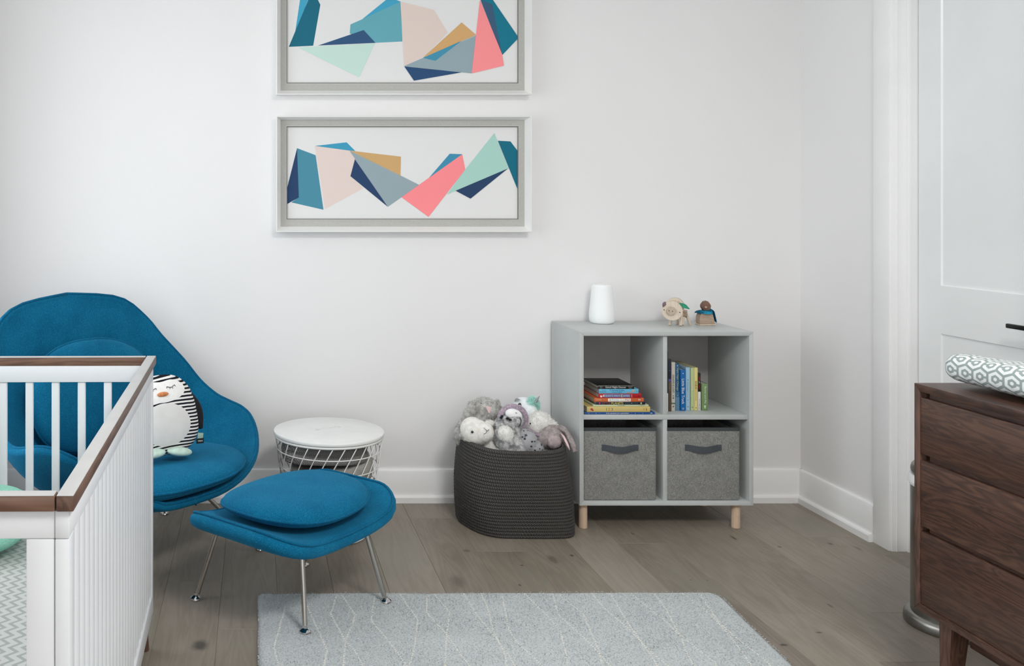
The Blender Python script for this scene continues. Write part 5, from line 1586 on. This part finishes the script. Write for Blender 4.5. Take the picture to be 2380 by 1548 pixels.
# folded knits inside
def folded(name, label, c, rx, ry, h, mat, seed, lay=3, tilt=0.0, bulge=.5):
    rr = random.Random(seed); bm = BM(); rows = []
    n = 56
    ox = noise.noise(Vector((seed, 0, 0)))
    m = lay * 8
    prof = []
    for i in range(m + 1):
        t = i / m; z = t * h
        f = abs(math.sin(PI * t * lay)) ** .45
        prof.append((z, .93 + .07 * f if 0 < t < 1 else .80))
    seqs = [(0.0, 0.02, )]
    rings = [(.001, .02)] + [(.001, .5)] + prof_to(prof) + [(h * .995, .5), (h, .02)]
    for z, s in rings:
        row = []
        for k in range(n):
            a = 2 * PI * k / n; e = 3.2
            cx_, sy_ = math.cos(a), math.sin(a)
            x = math.copysign(abs(cx_) ** (2 / e), cx_) * rx * s; y = math.copysign(abs(sy_) ** (2 / e), sy_) * ry * s
            w = noise.noise(Vector((x * 11 + seed, y * 11, z * 9))) * .010 + noise.noise(Vector((x * 32, y * 32 + seed, z * 32))) * .004
            row.append(Vector((c[0] + x * (1 + w * 3), c[1] + y * (1 + w * 3), c[2] + max(0.0, z + (w * .9 + .012 * math.sin(x * 15 + seed)) * (z / h) + tilt * x * (z / h)))))
        rows.append(row)
    grid(bm, rows, close_u=True, cap0=True, cap1=True)
    return single(name, bm, mat, label, 'blanket', (c[0], c[1], c[2]), group='knitted blankets folded in the wire basket', smooth=180)
def prof_to(p): return [(z, s) for z, s in p]
bx = tb0.x - .005
folded('folded_blanket', 'grey knitted blanket at the bottom of the wire basket', (bx + .01, 3.655, .014), .118, .115, .10, M['knit_light'], 1)
folded('folded_blanket', 'grey-brown knitted blanket low in the wire basket, under the oatmeal one', (bx + .02, 3.655, .121), .138, .125, .108, M['knit_mid'], 2, 2)
folded('folded_blanket', 'oatmeal knitted blanket between the two darker grey ones', (bx + .015, 3.65, .236), .160, .140, .064, M['knit_light'], 5, 1, tilt=.10)
folded('folded_blanket', 'dark grey knitted blanket on top of the stack in the wire basket', (bx - .012, 3.65, .306), .170, .145, .080, M['knit_dark'], 4, 2, tilt=-.02)
# ================================================================ rope basket
bk0 = Vector((1.055, 3.775, 0))
def bplan(a, t, off=0.0):
    """outline of the basket at angle a, height fraction t"""
    # bottom is wider and squarer, with a corner at the front right; top is rounder
    e = 2.9 + 1.1 * (1 - t)
    c, s = math.cos(a), math.sin(a)
    hx = .212 - .004 * t + .012 * math.sin(PI * t); hy = .178 + .012 * t + .012 * math.sin(PI * t)
    x = hx * math.copysign(abs(c) ** (2 / e), c); y = hy * math.copysign(abs(s) ** (2 / e), s)
    # lower front right corner pokes out, lower front left corner is pushed in
    g = max(0, 1 - t * 1.4)
    if y < 0:
        k = (x / hx + 1) / 2
        x += .022 * g * (k ** 2) * (-y / hy); y -= .012 * g * (k ** 2) * (-y / hy)
        x += .055 * ((1 - k) ** 2) * (-y / hy) * (.25 + .75 * max(0, 1 - t * 2.2))
    if x > 0: x -= .012 * t
    w = .005 * noise.noise(Vector((c * 1.6, s * 1.6, t * 2.2)))
    x *= (1 + off); y *= (1 + off)
    return x + c * w, y + s * w
NR = 27; HB = .352; NA = 220
basket = thing('rope_basket', 'dark grey braided rope basket filled with plush toys beside the grey cabinet', 'basket', bk0)
bm = BM(); uvl = bm.loops.layers.uv.new('UVMap')
rows = []; vv = []
sub = 6
def zrow(a, t):
    # the rim dips at the front, rises at the back left
    return t * (HB + .010 * math.sin(a) * t - .006 * math.cos(a) * t + .004 * noise.noise(Vector((math.cos(a), math.sin(a), 5))) * t) 
for q in range(NR * sub + 1):
    t = q / (NR * sub); f = (q % sub) / sub
    bulge = .0052 * math.sin(PI * f) ** .6 if f > 0 else 0
    row = []
    for k in range(NA):
        a = 2 * PI * k / NA; x, y = bplan(a, t)
        n = Vector((x, y, 0)).normalized()
        row.append(bk0 + Vector((x, y, zrow(a, t) + .0006)) + n * (bulge - .002))
    rows.append(row); vv.append(q / sub)
# over the rim and down inside
inn = []
for (dz, dn) in ((.0035, -.002), (.0035, -.008), (-.002, -.012), (-.05, -.012), (-.12, -.012), (-.20, -.014), (-.30, -.016), (-.335, -.03)):
    row = []
    for k in range(NA):
        a = 2 * PI * k / NA; x, y = bplan(a, max(0.05, 1 + dz / HB)); n = Vector((x, y, 0)).normalized()
        row.append(bk0 + Vector((x, y, zrow(a, 1) + dz)) + n * dn)
    rows.append(row); vv.append(vv[-1] + .25)
vr = [[bm.verts.new(p) for p in r] for r in rows]
per = [0]
for k in range(NA): per.append(per[-1] + (rows[NR * 3][(k + 1) % NA] - rows[NR * 3][k]).length)
for j in range(len(rows) - 1):
    for k in range(NA):
        kk = (k + 1) % NA; f = bm.faces.new((vr[j][k], vr[j][kk], vr[j + 1][kk], vr[j + 1][k]))
        for lp, uv in zip(f.loops, ((per[k], vv[j]), (per[k + 1], vv[j]), (per[k + 1], vv[j + 1]), (per[k], vv[j + 1]))): lp[uvl].uv = uv
bm.faces.new(vr[0][::-1]); bm.faces.new(vr[-1])
obj('body', bm, M['rope'], basket, world=True, smooth=180)

# ================================================================ plush toys (each built around the pixels it fills)
rT = random.Random(21)
def KT(D): return D / F
def blob(parts, voxel=.0045, sm=3):
    t = BM()
    for c, r, *rot in parts:
        ellipsoid(t, c, r, 20, rot[0] if rot else None)
    return remeshed(t, voxel, sm)
GT = 'plush toys heaped in the rope basket'
def toy(name, label, cat, base, parts, mat, fur=2600, L=.007, w=.0006, droop=.25, jit=.7, voxel=.0045):
    t = thing(name, label, cat, base, 0, GT)
    bm = blob(parts, voxel)
    zmin = base[2] + .02
    if fur: add_fur(bm, fur, L, w, droop, jit, rT)
    obj('body', bm, mat, t, world=True, smooth=180, fixn=False)
    return t
def part_blob(t, name, parts, mat, fur=400, L=.005, w=.0006, label=None, droop=.25, voxel=.003):
    bm = blob(parts, voxel, 2)
    if fur: add_fur(bm, fur, L, w, droop, .7, rT)
    return obj(name, bm, mat, t, world=True, smooth=180, label=label, fixn=False)
RZm = lambda d, ax: Matrix.Rotation(math.radians(d), 4, ax)
# grey rabbit, back left
c = at(1126, 952, 3.86)
t = toy('plush_rabbit', 'light grey long-haired plush rabbit with a pink nose, back left in the basket', 'plush toy', (c.x, c.y, .18),
    [(c, (.060, .052, .050)), (at(1137, 958, 3.83), (.040, .032, .036)), (at(1105, 1010, 3.83), (.085, .06, .080)), (at(1115, 1060, 3.84), (.09, .06, .10)), (at(1068, 1012, 3.80), (.024, .026, .040))], M['fur_grey'], 6500, .010)
part_blob(t, 'ear', [(at(1097, 948, 3.81), (.020, .012, .030)), (at(1087, 968, 3.80), (.021, .012, .034)), (at(1076, 990, 3.79), (.022, .012, .032))], M['fur_grey'], 1500, .008, label='drooping ear')
part_blob(t, 'ear', [(at(1155, 946, 3.88), (.016, .012, .034)), (at(1160, 955, 3.88), (.014, .012, .026))], M['fur_grey'], 700, .007)
nb = at(1135, 952, 3.785); bm = BM(); extrude_poly(bm, [nb + Vector(q) for q in ((-.011, 0, .014), (.009, -.002, .011), (.007, -.002, -.013), (.000, -.002, -.013))], (0, .004, 0)); obj('nose', bm, M['pink_felt'], t, world=True, label='pale pink nose')
bm = BM(); ellipsoid(bm, at(1118, 937.5, 3.808), .0022, 10); obj('eye', bm, M['eye'], t, world=True)
part_blob(t, 'paw', [(at(1136, 981, 3.77), (.016, .014, .012))], M['fur_grey'], 300, .005)
# white lamb, front left
c = at(1108, 1005, 3.715)
t = toy('plush_lamb', 'smooth white plush lamb with a stitched smile, front left in the basket', 'plush toy', (c.x, c.y, .18),
    [(c, (.058, .05, .052)), (at(1127, 1005, 3.69), (.036, .034, .040)), (at(1098, 998, 3.73), (.050, .045, .050)), (at(1150, 1038, 3.74), (.070, .05, .045)), (at(1175, 1043, 3.71), (.05, .04, .03))], M['fur_cream'], 5200, .0032, .0005)
part_blob(t, 'topknot', [(at(1138, 985, 3.735), (.022, .016, .012)), (at(1098, 984, 3.735), (.024, .018, .014))], M['fur_white'], 1100, .007)
part_blob(t, 'ear', [(at(1076, 1014, 3.745), (.020, .014, .013), RZm(25, 'Y')), (at(1084, 1020, 3.72), (.016, .012, .010))], M['fur_grey'], 600, .005, label='grey ear')
e = at(1097.5, 1004, 3.664)
bm = BM(); ellipsoid(bm, e, (.0058, .0035, .0058), 14); eo = obj('eye', bm, M['eye_ring'], t, world=True)
bm = BM(); ellipsoid(bm, e + Vector((0, -.0016, 0)), (.0038, .0030, .0038), 14); obj('pupil', bm, M['eye'], eo, world=True)
def stitch(t, pts, D, r=.0009, name='mouth', mat=None):
    bm = BM(); tube(bm, catmull([at(x, y, d) for (x, y), d in zip(pts, D)], 5), r, 6); obj(name, bm, mat or M['stitch'], t, world=True, smooth=180)
stitch(t, [(1124, 995), (1129, 999), (1131.5, 1002.5), (1129, 1007), (1124, 1008.5)], [3.653, 3.651, 3.650, 3.652, 3.654])
stitch(t, [(1131.5, 1001), (1134.5, 1001.5), (1136.5, 998)], [3.650, 3.652, 3.656])
# frosted grey plush with hood
c = at(1190, 975, 3.74)
t = toy('plush_penguin', 'frosted grey plush with white belly and lavender hood, in the middle of the basket', 'plush toy', (c.x, c.y, .18),
    [(c, (.048, .045, .050)), (at(1183, 990, 3.72), (.050, .044, .044)), (at(1178, 1018, 3.70), (.056, .046, .062)), (at(1196, 1045, 3.70), (.062, .05, .06)), (at(1172, 985, 3.70), (.034, .03, .03))], M['fur_mix'], 6500, .0085)
part_blob(t, 'belly', [(at(1176, 1009, 3.672), (.030, .026, .036), RZm(-25, 'Y'))], M['fur_white'], 1800, .007, label='white belly')
part_blob(t, 'face', [(at(1194, 964, 3.712), (.036, .020, .024), RZm(18, 'Y'))], M['white_felt'], 0, label='white face')
part_blob(t, 'muzzle', [(at(1198, 980, 3.690), (.026, .020, .020))], M['fur_mix'], 1000, .006)
bm = BM(); pts = []
for k in range(17):
    a = math.radians(196 - k * 15.5); pts.append(at(1192 + 31 * math.cos(a), 976 - 30 * math.sin(a), 3.725 + .0 * k))
tube(bm, pts, [.007 + .0065 * math.sin(PI * min(1, (k + 1) / 16)) for k in range(17)], 12); bm.normal_update(); add_fur(bm, 1400, .003, .0005, .1, .8, rT); obj('hood', bm, M['fur_lav'], t, world=True, smooth=180, label='lavender hood', fixn=False)
stitch(t, [(1208, 969), (1211, 978), (1210, 985), (1207.5, 989)], [3.674, 3.670, 3.668, 3.672], .0018)
stitch(t, [(1198, 959), (1202, 960.5)], [3.688, 3.688], .0011, 'eye', M['eye'])
for (x, y, r) in ((1165, 971, .006), (1180, 973, .0072), (1186, 976, .006), (1167, 967.5, .004)):
    bm = BM(); ellipsoid(bm, at(x, y, 3.668), (r, .004, r * .42), 12); bm.normal_update(); add_fur(bm, 90, .006, .0006, .1, .7, rT); obj('dark_fur_tuft', bm, M['black_cloth'], t, world=True, smooth=180, fixn=False)
# unicorn
c = at(1217, 947, 3.87)
t = toy('plush_unicorn', 'white plush unicorn with a mint mane and silver horn, at the back of the basket', 'plush toy', (c.x, c.y, .18),
    [(c, (.046, .042, .044)), (at(1228, 955, 3.85), (.038, .038, .036)), (at(1222, 1000, 3.88), (.07, .05, .09)), (at(1222, 1060, 3.88), (.09, .05, .08))], M['fur_pale'], 3800, .004, .0005)
part_blob(t, 'mane', [(at(1238, 932, 3.86), (.017, .014, .013)), (at(1243, 938, 3.85), (.014, .012, .011)), (at(1234, 936, 3.84), (.012, .012, .010)), (at(1245, 946, 3.85), (.010, .009, .014))], M['fur_mint'], 1500, .016, .0008, 'mint mane', .1)
bm = BM(); ax, bx_ = at(1244, 936, 3.84), at(1254, 920, 3.835); tube(bm, [ax.lerp(bx_, k / 14) for k in range(15)], [.0068 * (1 - k / 14) + .0005 + .0006 * (k % 2) for k in range(15)], 12); obj('horn', bm, M['horn'], t, world=True, smooth=180, label='silver horn')
bm = BM(); extrude_poly(bm, [at(1196.5, 934.5, 3.845), at(1198, 928.5, 3.845), at(1202, 926, 3.845), at(1209.5, 928.5, 3.845), at(1203, 931.5, 3.84)], (0, .008, 0), bev=.001); obj('ear', bm, M['grey_felt'], t, world=True, label='grey ear')
e = at(1208, 941.5, 3.822)
bm = BM(); ellipsoid(bm, e, (.0072, .0035, .0085), 16); eo = obj('eye', bm, M['eye'], t, world=True)
bm = BM(); ellipsoid(bm, e + Vector((.0006, -.003, -.0006)), (.0026, .0015, .0030), 12); obj('highlight', bm, M['white_felt'], eo, world=True)
for dx, dz in ((-.007, .004), (-.004, .008), (0, .0095), (.004, .008)):
    bm = BM(); tube(bm, [e + Vector((dx * .6, -.001, dz * .6)), e + Vector((dx * 1.3, -.002, dz * 1.15))], .0007, 5); obj('lash', bm, M['eye'], eo, world=True)
# fluffy white lamb, right
c = at(1253, 985, 3.80)
t = toy('plush_sheep', 'fluffy white plush sheep with small black eyes, back right in the basket', 'plush toy', (c.x, c.y, .18),
    [(c, (.056, .046, .050)), (at(1240, 990, 3.77), (.036, .036, .036)), (at(1272, 998, 3.80), (.046, .04, .046)), (at(1262, 1030, 3.82), (.07, .06, .06)), (at(1262, 1065, 3.82), (.08, .06, .07))], M['fur_white'], 6500, .0095, .0008)
for x, y in ((1232.5, 984.5), (1225.5, 979.5)):
    bm = BM(); ellipsoid(bm, at(x, y, 3.730), (.0030, .003, .0036), 12); obj('eye', bm, M['eye'], t, world=True)
part_blob(t, 'scarf', [(at(1236, 1003, 3.735), (.024, .012, .007), RZm(28, 'Y')), (at(1248, 1010, 3.735), (.020, .011, .007), RZm(30, 'Y'))], M['fur_lav'], 400, .003, label='lavender scarf')
# spotted plush
c = at(1226, 1030, 3.69)
t = toy('plush_leopard', 'grey plush with black leopard spots, low at the front centre-right of the basket', 'plush toy', (c.x, c.y, .20),
    [(c, (.040, .036, .048), RZm(25, 'Y')), (at(1240, 1042, 3.69), (.040, .034, .034)), (at(1215, 1015, 3.70), (.026, .026, .036), RZm(25, 'Y')), (at(1230, 1060, 3.72), (.06, .05, .04))], M['fur_spots'], 3800, .005)
# taupe rabbit, right
c = at(1283, 1010, 3.76)
t = toy('plush_rabbit', 'taupe plush rabbit with one long ear hanging over the right side of the basket', 'plush toy', (c.x, c.y, .18),
    [(c, (.050, .044, .040)), (at(1264, 1020, 3.75), (.040, .036, .036)), (at(1300, 1015, 3.78), (.030, .034, .040)), (at(1280, 1050, 3.78), (.060, .05, .06))], M['fur_taupe'], 5200, .0045)
part_blob(t, 'foot', [(at(1288, 1027, 3.715), (.030, .022, .026))], M['fur_pink'], 1400, .004, label='pinkish foot')
pts = [(1290, 995, 3.74), (1302, 994, 3.735), (1313, 1000, 3.725), (1322, 1012, 3.69), (1328, 1025, 3.665), (1333, 1038, 3.655), (1336.5, 1049, 3.653)]
wd = [.012, .017, .020, .020, .020, .018, .010]
bm = BM(); P3 = catmull([at(*p) for p in pts], 4); W3 = [wd[min(int(i / 4), 5)] * (1 - (i / 4 % 1)) + wd[min(int(i / 4) + 1, 6)] * (i / 4 % 1) for i in range(len(P3))]
rows = []
for i, p in enumerate(P3):
    d = (P3[min(i + 1, len(P3) - 1)] - P3[max(i - 1, 0)]).normalized(); s = d.cross(Vector((.35, -1, .1))).normalized(); n_ = s.cross(d).normalized()
    rows.append([p + s * W3[i] * .62 * math.cos(a) + n_ * .0055 * math.sin(a) for a in [2 * PI * k / 14 for k in range(14)]])
grid(bm, rows, close_u=True, cap0=True, cap1=True); bmesh.ops.recalc_face_normals(bm, faces=bm.faces); bm.normal_update(); add_fur(bm, 2200, .004, .0005, .2, .7, rT)
eo = obj('ear', bm, M['fur_taupe'], t, world=True, smooth=180, label='long hanging ear', fixn=False)
bm = BM(); P4 = [at(x - 6, y + 3, d - .010) for x, y, d in [(1309, 1003, 3.722), (1316, 1012, 3.69), (1321, 1022, 3.668), (1326, 1033, 3.655), (1330, 1043, 3.652)]]
tube(bm, P4, [.002, .0045, .005, .0045, .002], 8); obj('ear_lining', bm, M['pink_felt'], eo, world=True, smooth=180, label='pale pink ear lining')
